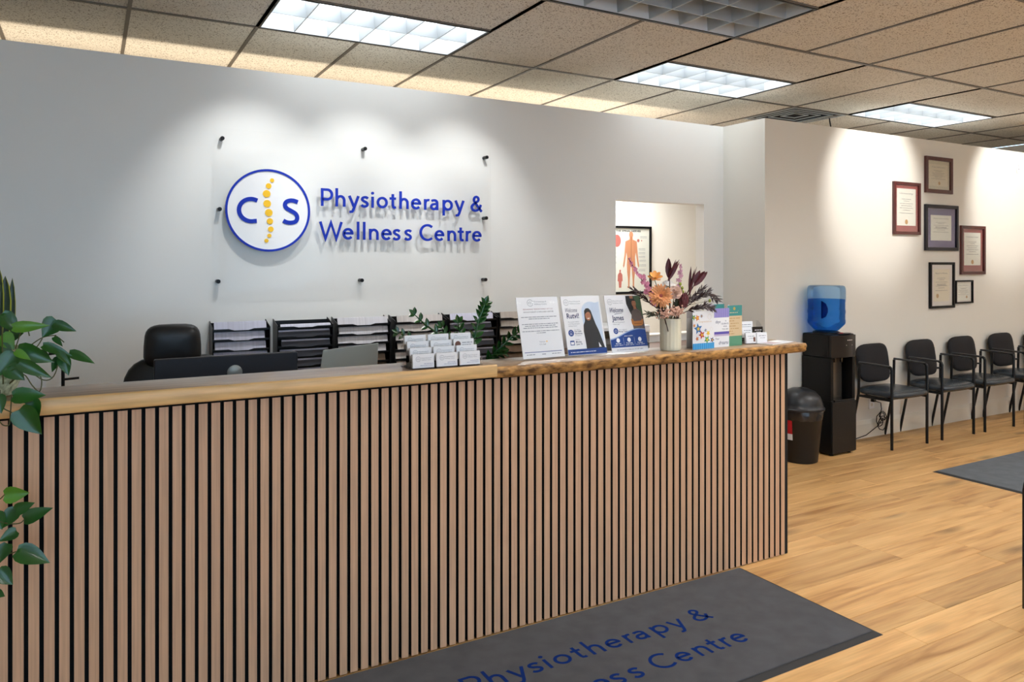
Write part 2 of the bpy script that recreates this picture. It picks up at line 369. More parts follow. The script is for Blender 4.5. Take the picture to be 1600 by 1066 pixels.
for i in range(3):
    x0 = -1.6+i*1.667; x1 = x0+1.667
    f = MB(); f.box(x0, x0+.05, -3.08, -3.02, .35, 2.45); f.box(x1-.05, x1, -3.08, -3.02, .35, 2.45); f.box(x0, x1, -3.08, -3.02, .35, .4); f.box(x0, x1, -3.08, -3.02, 2.4, 2.45)
    w = structure('window_%d' % (i+1), f, M_metalb); MB().box(x0+.05, x1-.05, -3.055, -3.045, .4, 2.4).build('pane', M_glass, w)
def baseboard(nm, x0, x1, y, s=-1):
    b = MB(); pr = [(0, 0), (.014, 0), (.014, .115), (.009, .13), (.004, .145), (0, .145)]
    b.prism([(q, z) for q, z in pr], x0, x1, Matrix(((0, 0, 1, 0), (-1, 0, 0, y), (0, 1, 0, 0), (0, 0, 0, 1)))); structure(nm, b, M_trim)
baseboard('baseboard_right', XR, 9.49, YR)
baseboard('baseboard_back', -2.2, XR, YB)

# ceiling with separate tiles and grid
GX = {-3: -1.12, -2: -.46, -1: .19, 0: .857, 1: 1.47, 2: 2.087, 3: 2.75, 4: 3.45, 5: 4.09, 6: 4.735, 7: 5.44, 8: 6.16, 9: 6.82, 10: 7.50, 11: 8.18, 12: 8.86, 13: 9.5}
GX[-4] = -1.75; GX[-5] = -2.2
YG = {0: 4.57, -1: 3.96, -2: 3.35, -3: 2.74, -4: 2.13, -5: 1.52, -6: .91, -8: -.31, -9: -.92, -10: -1.53, -12: -2.75, 2: 5.79}
ce = structure('ceiling', MB().box(-2.3, 9.6, -3.1, 6.4, HC+.16, HC+.2), mat('plenum', (50, 48, 45), .9))
def tile_mat():
    m = bpy.data.materials.new('ceiling_tile'); m.use_nodes = True; nt = m.node_tree; b = nt.nodes['Principled BSDF']; N = nt.nodes.new; Lk = nt.links.new
    tc = N('ShaderNodeTexCoord'); n = N('ShaderNodeTexNoise'); n.inputs['Scale'].default_value = 130; n.inputs['Detail'].default_value = 2; Lk(tc.outputs['Object'], n.inputs['Vector'])
    c = N('ShaderNodeValToRGB'); e = c.color_ramp.elements; e[0].position = .33; e[0].color = lin((120, 104, 84)); e[1].position = .43; e[1].color = lin((226, 221, 210)); Lk(n.outputs[0], c.inputs[0]); Lk(c.outputs[0], b.inputs['Base Color'])
    b.inputs['Roughness'].default_value = .9; b.inputs['Specular IOR Level'].default_value = .1
    bp = N('ShaderNodeBump'); bp.inputs['Strength'].default_value = .4; bp.inputs['Distance'].default_value = .003; Lk(n.outputs[0], bp.inputs['Height']); Lk(bp.outputs[0], b.inputs['Normal']); return m
M_tile = tile_mat()
M_tee = mat('grid_tee', (104, 98, 90), .5)
FIX = {}   # (i, j_lo, j_hi) -> on
for i in (0, 4, 8): FIX[(i, -1)] = 'on'
FIX[(2, -3)] = 'off'
for i in (2, 6, 10): FIX[(i, -5)] = 'on'
for i in (0, 4, 8): FIX[(i, -9)] = 'on'
VENT = (7, 0)
ROWS = [(2, 0), (0, -1), (-1, -2), (-2, -3), (-3, -4), (-4, -5), (-5, -6), (-6, -8), (-8, -9), (-9, -10), (-10, -12)]
full = {(-2, -4): 1, (-4, -6): 1}
tiles = []
def used(i, j1):
    for (a, b) in FIX:
        if b == j1 and a <= i < a+2: return True
    return False
bands = [(2, 0), (0, -2), (-2, -4), (-4, -6), (-6, -8), (-8, -10), (-10, -12)]
fixrows = {0: -1, -2: -3, -4: -5, -8: -9}
for hi, lo in bands:
    i = -5
    while i < 13:
        blk = None
        if hi in fixrows:
            for (a, b) in FIX:
                if b == fixrows[hi] and a <= i < a+2: blk = (a, b)
        if blk:
            a, b = blk
            tiles.append((GX[a], GX[a+2], YG[lo], YG[b])); i = a+2; continue
        if (hi, i) == (2, VENT[0]): tiles.append((GX[i], GX[i+1], YG[0]+.61, YG[2])); i += 1; continue
        tiles.append((GX[i], GX[i+1], YG[lo], YG[hi])); i += 1
for x0, x1, y0, y1 in tiles:
    MB().box(-(x1-x0)/2+.006, (x1-x0)/2-.006, -(y1-y0)/2+.006, (y1-y0)/2-.006, .004, .02).build('ceiling_tile', M_tile, ce, loc=((x0+x1)/2, (y0+y1)/2, HC))
def tee(x0, x1, y0, y1):
    MB().box(x0, x1, y0, y1, HC-.002, HC+.004).box((x0+x1)/2-.003 if x1-x0 < .1 else x0, (x0+x1)/2+.003 if x1-x0 < .1 else x1, (y0+y1)/2-.003 if y1-y0 < .1 else y0, (y0+y1)/2+.003 if y1-y0 < .1 else y1, HC+.004, HC+.035).build('grid_tee', M_tee, ce)
for j in (2, 0, -2, -4, -6, -8, -10, -12): tee(-2.2, 9.5, YG[j]-.012, YG[j]+.012)
seen = set()
for x0, x1, y0, y1 in tiles:
    for x in (x0, x1):
        k = (round(x, 3), round(y1, 2))
        if k not in seen and -2.1 < x < 9.4: seen.add(k); tee(x-.01, x+.01, y0+.012, y1-.012)
for (a, b) in FIX: 
    tee(GX[a], GX[a+2], YG[b]-.01, YG[b]+.01)
    for x in (GX[a], GX[a+2]): tee(x-.01, x+.01, YG[b], YG[b]+.59)
M_lamp = bpy.data.materials.new('fluorescent_lamp'); M_lamp.use_nodes = True
nt = M_lamp.node_tree; nt.nodes.remove(nt.nodes['Principled BSDF']); em = nt.nodes.new('ShaderNodeEmission'); em.inputs[0].default_value = (.93, .97, 1, 1); em.inputs[1].default_value = LAMP
nt.links.new(em.outputs[0], nt.nodes['Material Output'].inputs[0])
M_off = mat('dead_lamp', (150, 156, 158), .3); M_house = mat('fixture_white', (225, 228, 230), .35)
M_lamp2 = M_lamp.copy(); M_lamp2.name = 'fluorescent_lamp_bright'; M_lamp2.node_tree.nodes['Emission'].inputs[1].default_value = LAMP2; M_lamp2.node_tree.nodes['Emission'].inputs[0].default_value = (1, .968, .925, 1)
LBL = {(0, -1): 'lit ceiling troffer with louver grid above the logo sign, nearest of the lit ones', (4, -1): 'lit ceiling troffer above the pass-through opening, middle of the three lit ones', (8, -1): 'lit ceiling troffer above the framed diplomas', (2, -3): 'unlit grey ceiling troffer with deep louver grid at the top edge of the view'}
for (a, b), st in FIX.items():
    x0, x1 = GX[a]+.012, GX[a+2]-.012; y0, y1 = YG[b]+.012, YG[b]+.598; w = x1-x0; d = y1-y0
    t = thing('ceiling_troffer', LBL.get((a, b), 'lit ceiling troffer outside the photographed area of the room'), 'ceiling light', (x0, y0, HC), group='ceiling troffers')
    MB().box(0, w, 0, .006, .0, .13).box(0, w, d-.006, d, 0, .13).box(0, .006, .006, d-.006, 0, .13).box(w-.006, w, .006, d-.006, 0, .13).box(0, w, 0, d, .13, .135).build('housing', M_house, t)
    MB().box(-.006, w+.006, -.008, .004, -.005, 0).box(-.006, w+.006, d-.004, d+.008, -.005, 0).box(-.008, .004, 0, d, -.005, 0).box(w-.004, w+.008, 0, d, -.005, 0).build('trim_frame', M_metalb, t)
    lp = MB().box(.02, w-.02, .02, d-.02, .118, .122) if st == 'on' else MB().box(.02, w-.02, .02, d-.02, .118, .122)
    lp.build('lamp', (M_lamp if b == -1 else M_lamp2) if st == 'on' else M_off, t)
    ny = 2 if st == 'on' else 3
    hb = .085
    for k in range(1, 6):
        x = w*k/6; MB().prism([(-.003, 0), (.003, 0), (.009, hb), (-.009, hb)], .006, d-.006, Matrix(((1, 0, 0, x), (0, 0, 1, 0), (0, 1, 0, .002), (0, 0, 0, 1)))).build('louver_blade', M_alum, t)
    for k in range(1, ny):
        y = d*k/ny; MB().prism([(-.003, 0), (.003, 0), (.009, hb), (-.009, hb)], .006, w-.006, Matrix(((0, 0, 1, 0), (1, 0, 0, y), (0, 1, 0, .0022), (0, 0, 0, 1)))).build('louver_blade', M_alum, t)
# air diffuser
vx0, vx1 = GX[7]+.012, GX[8]-.012; vy0, vy1 = YG[0]+.012, YG[0]+.598
t = thing('air_diffuser', 'square stepped metal air diffuser in the ceiling over the wall corner', 'vent', ((vx0+vx1)/2, (vy0+vy1)/2, HC))
hw, hd = (vx1-vx0)/2, (vy1-vy0)/2
MB().box(-hw, hw, -hd, hd, .05, .055).build('dark_throat', M_blackm, t)
for k in range(4):
    a = 1-k*.24; b = a-.05; z = -.006+k*.004; m = MB()
    for s in (-1, 1):
        m.box(-hw*a, hw*a, min(s*hd*a, s*hd*b), max(s*hd*a, s*hd*b), z, z+.006); m.box(min(s*hw*a, s*hw*b), max(s*hw*a, s*hw*b), -hd*b, hd*b, z, z+.006)
    m.build('vane', M_alum, t)

t = thing('ceiling_hook', 'small black hook hanging from the ceiling grid beside the air diffuser', 'hook', (6.134, 4.748, HC)); MB().tube([(0, 0, 0), (.004, 0, -.03), (.02, 0, -.085)], .006, 6).build('hook', M_metalb, t, smooth=50)

# ================================================================== RECEPTION DESK
YD = 2.615
t = thing('reception_desk', 'long reception desk faced with vertical oak slats on black backing', 'reception desk', (0, YD, 0))
X_L, X_E = -.6, 3.037
MB().box(X_L, X_E, .014, .035, 0, 1.005).build('backing_panel', M_blackm, t)
MB().box(X_E, 3.06, -.002, .17, 0, 1.005).build('end_panel', M_blackm, t, bevel=.001)
MB().box(X_L, X_E, .035, .17, .02, 1.0).build('carcass', M_black, t)
PS = .03853; k0 = int((X_L+.199)/PS)
slme = None
k = -10
while True:
    xc = -.199+PS*(k+.5)
    if xc+.014 > X_E: break
    if xc-.014 > X_L:
        if slme is None:
            m = MB().box(-.0135, .0135, -.008, .014, .004, 1.004); m.mi = 0; m.m = [1, 1, 0, 1, 1, 1]; o = m.build('slat', [M_slat, M_blackm], t); slme = o
        else: o = slme.copy(); COL.objects.link(o)
        o.location = (xc, 0, 0)
    k += 1
# counter slabs
def slab(name, label, x0, x1, live):
    n = int((x1-x0)/.02); y0, y1 = 2.565, 2.795; zt = 1.055 if live else 1.066; zb = 1.01 if live else 1.016
    vs = []; P = 10
    for i in range(n+1):
        x = x0+(x1-x0)*i/n
        if live:
            w = noise.noise(Vector((x*4, 0, 3)))*.012+noise.noise(Vector((x*17, 2, 3)))*.004
            nn = lambda q: noise.noise(Vector((x*26, q*3.1, 9)))*.004
            prof = [(y0+.008+w, zt), (y0+.002+w+nn(1), zt-.004), (y0+w+nn(2)-.001, zt-.014), (y0+w+nn(3)+.003, zt-.025), (y0+.006+w+nn(4), zt-.036), (y0+.016+w+nn(5), zb+nn(7)*.3)]
        else:
            prof = [(y0+.006, zt), (y0+.002, zt-.002), (y0, zt-.006), (y0, zb+.006), (y0+.002, zb+.002), (y0+.006, zb)]
        prof += [(y1, zb), (y1, zt)]
        vs += [(x, a, b) for a, b in prof]
    m = MB(); q = 8; fs = []; mi = []
    for i in range(n):
        for j in range(q):
            fs.append((i*q+j, (i+1)*q+j, (i+1)*q+(j+1) % q, i*q+(j+1) % q)); mi.append(1 if j == 7 else 0)
    fs.append(tuple(range(q-1, -1, -1))); fs.append(tuple(range(n*q, n*q+q))); mi += [0, 0]
    m.add(vs, [f[::-1] for f in fs]); m.m = mi
    o = m.build(name, [M_bark if live else M_slabf, M_slabt], smooth=50)
    return tag(o, label, 'countertop')
slab('countertop', 'smooth-edged pale pine counter slab on the left part of the slatted desk', -.6, 1.378, False)
slab('countertop', 'live-edge counter slab with dark bark patches on the right part of the slatted desk', 1.381, 3.15, True)

# work desk behind the counter
M_desk = mat('desk_laminate', (118, 92, 70), .5, n=((3, 40, 40), .2))
t = thing('work_desk', 'low work desk behind the reception counter, carrying monitor and laptop', 'desk', (0, 0, 0))
MB().box(-.5, 2.72, 2.83, 3.62, .72, .75).build('desktop', M_desk, t, bevel=.002)
for x in (-.45, 1.1, 2.64): MB().box(x, x+.03, 2.86, 3.58, 0, .72).build('leg_panel', M_desk, t)

# ================================================================== LOGO SIGN
YS = 4.42
t = thing('logo_sign', 'clear acrylic wall sign with round spine logo and blue raised clinic name', 'sign', (0, YS, 0))
MB().box(.60, 2.325, .002, .008, 1.30, 2.205).build('acrylic_panel', M_acr, t)
SM = sheetM()
m = MB(SM); m.M = SM
m.prism([(.8915+.2345*math.cos(R(a)), 1.7585+.2345*math.sin(R(a))) for a in range(0, 360, 6)], -.002, .008); m.build('logo_disc', M_white, t, smooth=40)
m = MB(SM); n = 72
vs = [(.8915+r*math.cos(2*math.pi*k/n), 1.7585+r*math.sin(2*math.pi*k/n), z) for r in (.2225, .2350) for z in (.008, .012) for k in range(n)]
fs = []
for k in range(n):
    k2 = (k+1) % n; fs += [(n+k, 3*n+k, 3*n+k2, n+k2), (k, n+k, n+k2, k2), (2*n+k2, 3*n+k2, 3*n+k, 2*n+k)]
m.add(vs, fs); m.build('logo_ring', M_blue, t, smooth=40)
for nm, sts in (('letter_c', C_ST), ('letter_s', S_ST)):
    m = MB(SM)
    for st in sts: ribbon(m, st, .0235, .008, .012, lambda a, b: (a, b))
    m.build('letter', M_blue, t)
for x, z, r in SPINE:
    m = MB(SM); m.prism([(x+r*math.cos(R(a)), z+r*math.sin(R(a))) for a in range(0, 360, 15)], .008, .012); m.build('spine_dot', M_yel, t)
for line, zb in ((LINE1, 1.796), (LINE2, 1.600)):
    for ch, x in line:
        m = MB(SM); letter(m, ch, x-.000, zb, .1045, .1035, .142, .0, .009); m.build('letter', M_blue, t)
for x, z in [(.643, 2.15), (1.46, 2.153), (2.292, 2.158), (.629, 1.757), (2.288, 1.756), (.622, 1.357), (1.44, 1.354), (2.283, 1.349)]:
    MB().lathe([(.0105, .016), (.011, .014), (.011, -.026), (.0115, -.028), (.0115, -.036), (.0095, -.038)], 14, Matrix.Translation((x, .024, z)) @ Matrix.Rotation(R(90), 4, 'X') @ Matrix.Scale(-1, 4, (0, 0, 1)) @ Matrix.Translation((0, 0, 0))).build('standoff', M_black, t, smooth=40)

# ================================================================== WALL FILE RACKS
TX = [(.581, .885), (.924, 1.242), (1.265, 1.595), (1.624, 1.965), (1.983, 2.330), (2.345, 2.66)]
TN = ['leftmost wall file rack', 'second wall file rack from the left', 'third wall file rack from the left', 'fourth wall file rack from the left', 'fifth wall file rack from the left', 'rightmost wall file rack']
ORD = ['top', 'second', 'third', 'fourth', 'fifth', 'sixth']
PC = [(206, 206, 222), (220, 220, 232), (212, 210, 214), (206, 200, 196), (214, 214, 232), (196, 186, 176)]
M_dkfile = mat('charcoal_folder', (46, 48, 58), .6); M_brown = mat('brown_folder', (112, 88, 66), .6, n=((40, 40, 3), .2))
for ti, (x0, x1) in enumerate(TX):
    w = x1-x0; zt = 1.125
    t = thing('file_rack', 'black '+TN[ti], 'file rack', ((x0+x1)/2, YB, zt), group='black wall file racks under the logo sign')
    h = w/2; MB().box(-h+.004, h-.004, -.006, -.001, -.40, 0).build('back_plate', M_metalb, t)
    for s in (-1, 1):
        MB().prism([(-.001, .012), (-.128, -.022), (-.108, -.40), (-.001, -.40)], min(s*h, s*(h-.004)), max(s*h, s*(h-.004)), Matrix(((0, 0, 1, 0), (1, 0, 0, 0), (0, 1, 0, 0), (0, 0, 0, 1)))).build('side_panel', M_metalb, t)
    pm_ = mat('paper_tone_%d' % ti, PC[ti], .65, n=((90, 2, 2), .12))
    for k in range(6):
        z = -.03-k*.056; y = -.118+.003*k; p = h-.005
        lip = MB(); a = p*.25; nd = .016 if ti % 2 == 0 else .008
        lip.prism([(-p, -.008), (p, -.008), (p, .002), (a+.03, .002), (a, -.002-nd*.3), (a*.5, -.0065+(.016-nd)*.3), (-a*.5, -.0065+(.016-nd)*.3), (-a, -.002-nd*.3), (-a-.03, .002), (-p, .002)], -.0015, .0015, Matrix.Translation((0, y, z)) @ Matrix.Rotation(R(90), 4, 'X'))
        lip.box(-p, p, y, -.006, z-.0085, z-.007)
        lip.build('pocket', M_metalb, t)
        # papers leaning in the pocket: a thing of their own
        pw = p-random.uniform(.004, .02); off = random.uniform(-1, 1)*(p-pw)*.6
        kind = M_dkfile if (ti in (1, 4) and k > 0) else (M_brown if (ti in (2, 5) and k >= 4) else pm_)
        hh = (.0505 if kind is not M_dkfile else .036) if k else (.046 if ti != 1 else .02)
        m = MB(Matrix.Translation(((x0+x1)/2+off, YB+y+.005, zt+z-.0065)) @ Matrix.Rotation(R(-14), 4, 'X'))
        th = .012 if kind is pm_ else .006
        for q in range(3): 
            m.mi = 0; m.box(-pw+q*.001, pw-q*.0015, q*th/3+.0004, (q+1)*th/3, 0, hh-.0035+q*.002+(.004 if k == 0 else 0))
        if kind is M_dkfile: m.mi = 1; m.box(-pw+.004, pw, th, th+.004, 0, hh+.011)
        o = m.build('paper_stack', [kind, mat('lavender_sheet', (214, 212, 226), .6)])
        desc = 'charcoal folders' if kind is M_dkfile else ('brown folder' if kind is M_brown else 'loose forms')
        tag(o, '%s in the %s pocket of the %s' % (desc, ORD[k], TN[ti]), 'papers', 'papers in the wall file racks')

# ================================================================== OFFICE CHAIR, MONITOR, LAPTOP
t = thing('office_chair', 'high-back black leather office chair with headrest behind the monitor', 'office chair', (.34, 3.86, 0))
def cushion(w, d, h, r=.3, n=28, crown=.35, e=3.2, levels=7, taper=0):
    """superellipse cushion standing in xz? -> outline in x,y, thickness along z"""
    vs = []; fs = []
    for j in range(levels+1):
        f = -1+2*j/levels; s = (1-abs(f)**e*.22) if abs(f) < 1 else .80; zz = h/2*f
        for k in range(n):
            a = 2*math.pi*k/n; c, s_ = math.cos(a), math.sin(a)
            x = w/2*abs(c)**(2/4.2)*(1 if c >= 0 else -1); y = d/2*abs(s_)**(2/4.2)*(1 if s_ >= 0 else -1)
            x *= 1+taper*(y/(d/2)); vs.append((x*s, y*s, zz))
    for j in range(levels):
        for k in range(n): fs.append((j*n+k, j*n+(k+1) % n, (j+1)*n+(k+1) % n, (j+1)*n+k))
    c0 = len(vs); vs.append((0, 0, -h/2*(1+crown*.2))); vs.append((0, 0, h/2*(1+crown)))
    mid = len(vs)
    for k in range(n): a = vs[levels*n+k]; vs.append((a[0]*.6, a[1]*.6, h/2*(1+crown*.8)))
    for k in range(n):
        fs.append((c0, (k+1) % n, k)); L = levels*n
        fs.append((L+k, L+(k+1) % n, mid+(k+1) % n, mid+k)); fs.append((mid+k, mid+(k+1) % n, c0+1))
    return vs, fs
RX = Matrix.Rotation(R(90), 4, 'X')   # outline plane -> xz, crown towards -y
v, f = cushion(.245, .20, .085, crown=.2, taper=-.04)
MB().add(v, f, Matrix.Translation((.0, -.03, 1.075)) @ Matrix.Rotation(R(4), 4, 'X') @ RX).build('headrest', M_leather, t, smooth=60)
v, f = cushion(.50, .56, .09, crown=.3, taper=-.05)
MB().add(v, f, Matrix.Translation((.03, .0, .745)) @ RX).build('backrest', M_leather, t, smooth=60)
v, f = cushion(.50, .48, .09, crown=.2)
MB().add(v, f, Matrix.Translation((.03, -.23, .46))).build('seat', M_leather, t, smooth=60)
MB().box(-.03, .07, .03, .05, .45, 1.06).build('spine_bar', M_black, t, bevel=.01)
MB().lathe([(.03, .08), (.03, .25), (.02, .25), (.02, .42)], 14, Matrix.Translation((.03, -.2, 0))).build('gas_column', M_metalb, t, smooth=40)
for k in range(5):
    a = R(72*k+20); p = Vector((.03, -.2, 0)); e = p+Vector((math.cos(a)*.29, math.sin(a)*.29, 0))
    l = MB().tube([p+Vector((0, 0, .1)), e+Vector((0, 0, .07))], [.025, .014], 8).build('base_leg', M_black, t, smooth=50)
    MB().lathe([(.02, -.02), (.027, -.012), (.027, .012), (.02, .02)], 14, Matrix.Translation((e.x, e.y, .027)) @ Matrix.Rotation(a, 4, 'Z') @ Matrix.Rotation(R(90), 4, 'X')).build('caster', M_black, l, smooth=40)
for s in (-1, 1):
    MB().tube([(s*.27+.03, -.08, .46), (s*.28+.03, -.08, .66), (s*.28+.03, -.30, .67)], .016, 8).build('armrest', M_black, t, smooth=50)

t = thing('monitor', 'wide black desktop monitor seen from behind over the counter', 'monitor', (.515, 3.36, .75))
MB().box(-.287, .287, -.012, .02, .04, .3185).build('screen_housing', mat('monitor_back', (24, 25, 34), .55), t, bevel=.006).location.z = .0
t.children[0].location.z = .0
MB().box(-.10, .10, -.06, .12, 0, .01).build('stand_foot', M_silver, t, bevel=.004)
MB().box(-.025, .025, -.03, -.0125, .01, .16).build('stand_neck', M_silver, t)
MB().lathe([(.03, 0), (.031, .003), (.025, .006)], 24, Matrix.Translation((.022, -.012, .247)) @ Matrix.Rotation(R(90), 4, 'X')).build('hinge_cap', M_silver, t, smooth=40)
# lift housing above foot
t = thing('laptop', 'silver laptop with open lid seen from behind, right of the monitor', 'laptop', (1.03, 3.36, .75), rz=R(-3))
MB().box(-.135, .135, -.0, .2, .14, .155).build('base', M_silver, t, bevel=.003)
MB().add([(-.135, 0, .155), (.135, 0, .155), (.122, -.075, .345), (-.128, -.075, .325), (-.135, .006, .155), (.135, .006, .155), (.122, -.069, .345), (-.128, -.069, .325)],
         [(3, 2, 1, 0), (4, 5, 6, 7), (0, 1, 5, 4), (1, 2, 6, 5), (2, 3, 7, 6), (3, 0, 4, 7)][::1]).build('lid', mat('laptop_grey', (205, 210, 203), .4), t, bevel=.002)
o = MB().box(-.15, .15, -.02, .22, 0, .139).build('laptop_riser', M_black, None, bevel=.004, loc=(1.03, 3.36, .75)); o.rotation_euler = (0, 0, R(-3))
tag(o, 'black riser under the silver laptop on the work desk', 'stand')

# ================================================================== ITEMS ON THE COUNTER
ZC1, ZC2 = 1.066, 1.055
# business card holder, four tiers by three columns
t = thing('card_holder', 'clear tiered acrylic holder full of white business cards on the left slab', 'card holder', (1.03, 2.572, ZC1+.0005))
MB().box(0, .288, 0, .125, 0, .003).build('base_plate', M_acr, t)
for r in range(4):
    y = .008+r*.027; z = .004+r*.021
    MB().box(0, .288, y, y+.0025, 0, z+.022).box(0, .288, y+.0225, y+.0245, 0, z+.045).build('tier', M_acr, t)
for x in (0, .095, .191, .2855): MB().prism([(0, 0), (.125, 0), (.125, .115), (.10, .115), (.0, .03)], x, x+.0025, Matrix(((0, 0, 1, 0), (1, 0, 0, 0), (0, 1, 0, 0), (0, 0, 0, 1)))).build('divider', M_acr, t)
rn = ['front', 'second', 'third', 'rear']; cn = ['left', 'middle', 'right']
for r in range(4):
    for c in range(3):
        m = MB(Matrix.Translation((1.0365+c*.0955, 2.5855+r*.027, ZC1+.005+r*.021)) @ Matrix.Rotation(R(-3), 4, 'X'))
        nd = random.choice([3, 4, 5]); m.box(0, .086, 0, .0022*nd, 0, .051)
        m.M = m.M @ Matrix.Rotation(R(90), 4, 'X'); m.mi = 1
        if (r, c) == (2, 2):
            m.mi = 2; m.disc(.018, .032, .012, .0004, 16); m.mi = 1; greek(m, .036, .08, .036, .004, .0004); greek(m, .036, .075, .027, .003, .0004)
        else:
            small_logo(m, .022, .033, .0095, True, .0004)
            m.mi = 3; greek(m, .045, .08, .014, .0025, .0004); greek(m, .03, .08, .008, .0022, .0004)
        o = m.build('business_card_stack', [M_paper, M_grey, mat('photo_brown', (110, 70, 56), .6), mat('print_lilac', (150, 152, 184), .6)])
        extra = ' with portrait' if (r, c) == (2, 2) else ''
        tag(o, 'white business cards%s in the %s tier, %s column of the clear holder' % (extra, rn[r], cn[c]), 'business cards', 'business cards in the tiered holder')

# acrylic sign holders with sheets
def holder(x, y, w, h, lean, rz, label):
    t = thing('sign_holder', label, 'sign holder', (x, y, ZC2+.0006), rz)
    S_ = sheetM(0, 0, .0035, lean); m = MB(S_); m.M = S_
    m.box(-w/2-.003, w/2+.003, 0, h+.004, .0018, .0032); m.box(-w/2-.003, w/2+.003, 0, h+.004, -.0032, -.0018)
    m.build('acrylic_pocket', M_acr, t)
    MB().box(-w/2-.003, w/2+.003, -.004, .085, 0, .003).build('foot', M_acr, t)
    return t, S_
SW, SH = .208, .262
def sheet(t, S_): 
    m = MB(S_); m.box(-SW/2, SW/2, .004, SH, -.0012, .0009); m.M = S_ @ Matrix.Translation((0, 0, .0010)); return m
LEAN = R(14)
tr = random.Random(5)
t, S_ = holder(1.660, 2.672, SW, SH, LEAN, R(1.5), 'clear leaning holder with a white typed notice, left of the three on the counter')
m = sheet(t, S_); m.mi = 1
small_logo(m, -.037, .238, .015); m.mi = 2
ptext(m, "REGARDING 'SENIOR FAMILY' AT C.I.S.", 0, .208, .0058, .15, .0003, 'c'); m.mi = 3; ptext(m, 'PHYSIOTHERAPY & WELLNESS CENTRE', 0, .196, .0058, .15, .0003, 'c'); m.mi = 1
for yy, wd in ((.176, .20), (.168, .12), (.146, .20), (.138, .17), (.130, .19), (.116, .205), (.108, .05)): greek(m, -wd*.45, wd*.45, yy, .004, .0003, tr)
ptext(m, 'Thank you', -.016, .069, .0055, .03, .0003); ptext(m, 'C.I.S. Staff', -.016, .058, .0055, .032, .0003)
m.mi = 4; m.disc(.022, .072, .003, .0003, 10)
m.mi = 5; m.rect(-.095, .092, .028, .031, .0003); m.mi = 1
for a, b in ((-.085, -.045), (-.01, .01), (.04, .085)): greek(m, a, b, .018, .004, .0003, tr)
m.build('notice_sheet', [M_paper, M_grey, mat('print_red', (140, 70, 84), .6), M_dgrey, M_yel, mat('rule_blue', (110, 118, 160), .6)], t)

SKIN = mat('print_skin', (176, 116, 84), .6); M_char = mat('print_charcoal', (46, 48, 50), .7); M_hair = mat('print_hair', (44, 32, 26), .6)
t, S_ = holder(1.882, 2.672, SW, SH, LEAN, R(1.5), 'clear leaning holder with a welcome poster of a woman in black, middle one')
m = sheet(t, S_); mats = [M_paper, mat('print_paleblue', (204, 218, 236), .6), M_grey, M_navy, M_bluedk, M_char, SKIN, mat('print_white', (244, 244, 246), .6), M_hair, mat('print_lip', (150, 60, 60), .6)]
m.mi = 1; arch = [(.0, .06), (.096, .06), (.096, .235)]+[(.048+.052*math.cos(R(a)), .19+.046*math.sin(R(a))) for a in range(60, 181, 12)]; m.poly(arch, .0002)
m.mi = 4
for i in range(5):
    for j in range(6): m.disc(.054+i*.008, .19+j*.0075, .0011, .0003, 5)
m.mi = 2; small_logo(m, -.079, .235, .0135, True, .0003)
m.mi = 3; ptext(m, 'Welcome', -.088, .192, .019, .062, .0003, shear=.35); ptext(m, 'Rutvi!', -.085, .165, .022, .064, .0003, bold=.02)
m.mi = 2; ptext(m, "We're excited to welcome", -.083, .147, .0052, .058, .0003); ptext(m, 'to C|S Physiotherapy &', -.083, .138, .0052, .06, .0003); ptext(m, 'Wellness Centre!', -.083, .129, .0052, .045, .0003)
m.mi = 4; m.disc(-.074, .101, .0145, .0003, 22); m.mi = 7; m.ring(-.074, .103, .005, .0062, .0004, 14); m.rect(-.081, -.067, .094, .0955, .0004)
m.mi = 2; ptext(m, 'Now offering', -.055, .112, .005, .03, .0003); m.mi = 3; ptext(m, 'Pelvic Health', -.055, .104, .0065, .036, .0003, bold=.01); ptext(m, 'Physiotherapy', -.055, .095, .0065, .040, .0003, bold=.01); m.mi = 2; ptext(m, 'for all genders', -.055, .087, .005, .034, .0003)
m.mi = 4; m.prism([(-.085, .048), (-.063, .048), (-.063, .068), (-.085, .068)], .0002, .0003); m.mi = 7; m.rect(-.082, -.066, .051, .062, .0004)
m.mi = 2; ptext(m, 'Starting', -.055, .069, .005, .02, .0003); m.mi = 3; ptext(m, 'Monday', -.055, .058, .0075, .030, .0003, bold=.015); ptext(m, 'June 10', -.055, .048, .0075, .032, .0003, bold=.015)
m.mi = 5; m.poly([(-.003, .028), (.096, .030), (.088, .062), (.076, .105), (.064, .135), (.055, .165), (.047, .196), (.035, .207), (.021, .206), (.011, .196), (.009, .172), (.008, .150), (-.003, .132), (-.006, .105), (-.003, .06)], .0004)
m.mi = 7; m.poly([(.066, .034), (.079, .034), (.066, .056)], .0005)
m.mi = 6; m.disc(.029, .172, .0155, .0005, 20, ry=.0205); m.mi = 8; m.poly([(.013, .184), (.020, .196), (.034, .197), (.045, .184), (.038, .190), (.026, .190), (.018, .184)], .0006); m.disc(.024, .177, .0014, .0006, 8); m.disc(.035, .177, .0014, .0006, 8)
m.mi = 7; m.poly([(.021, .163), (.026, .1595), (.032, .1595), (.037, .164), (.030, .1628)], .0006)
m.mi = 4; m.rect(-.1035, .1035, .006, .030, .0007); m.mi = 7; greek(m, -.09, .045, .016, .004, .0009, tr)
m.build('poster_sheet', mats, t)

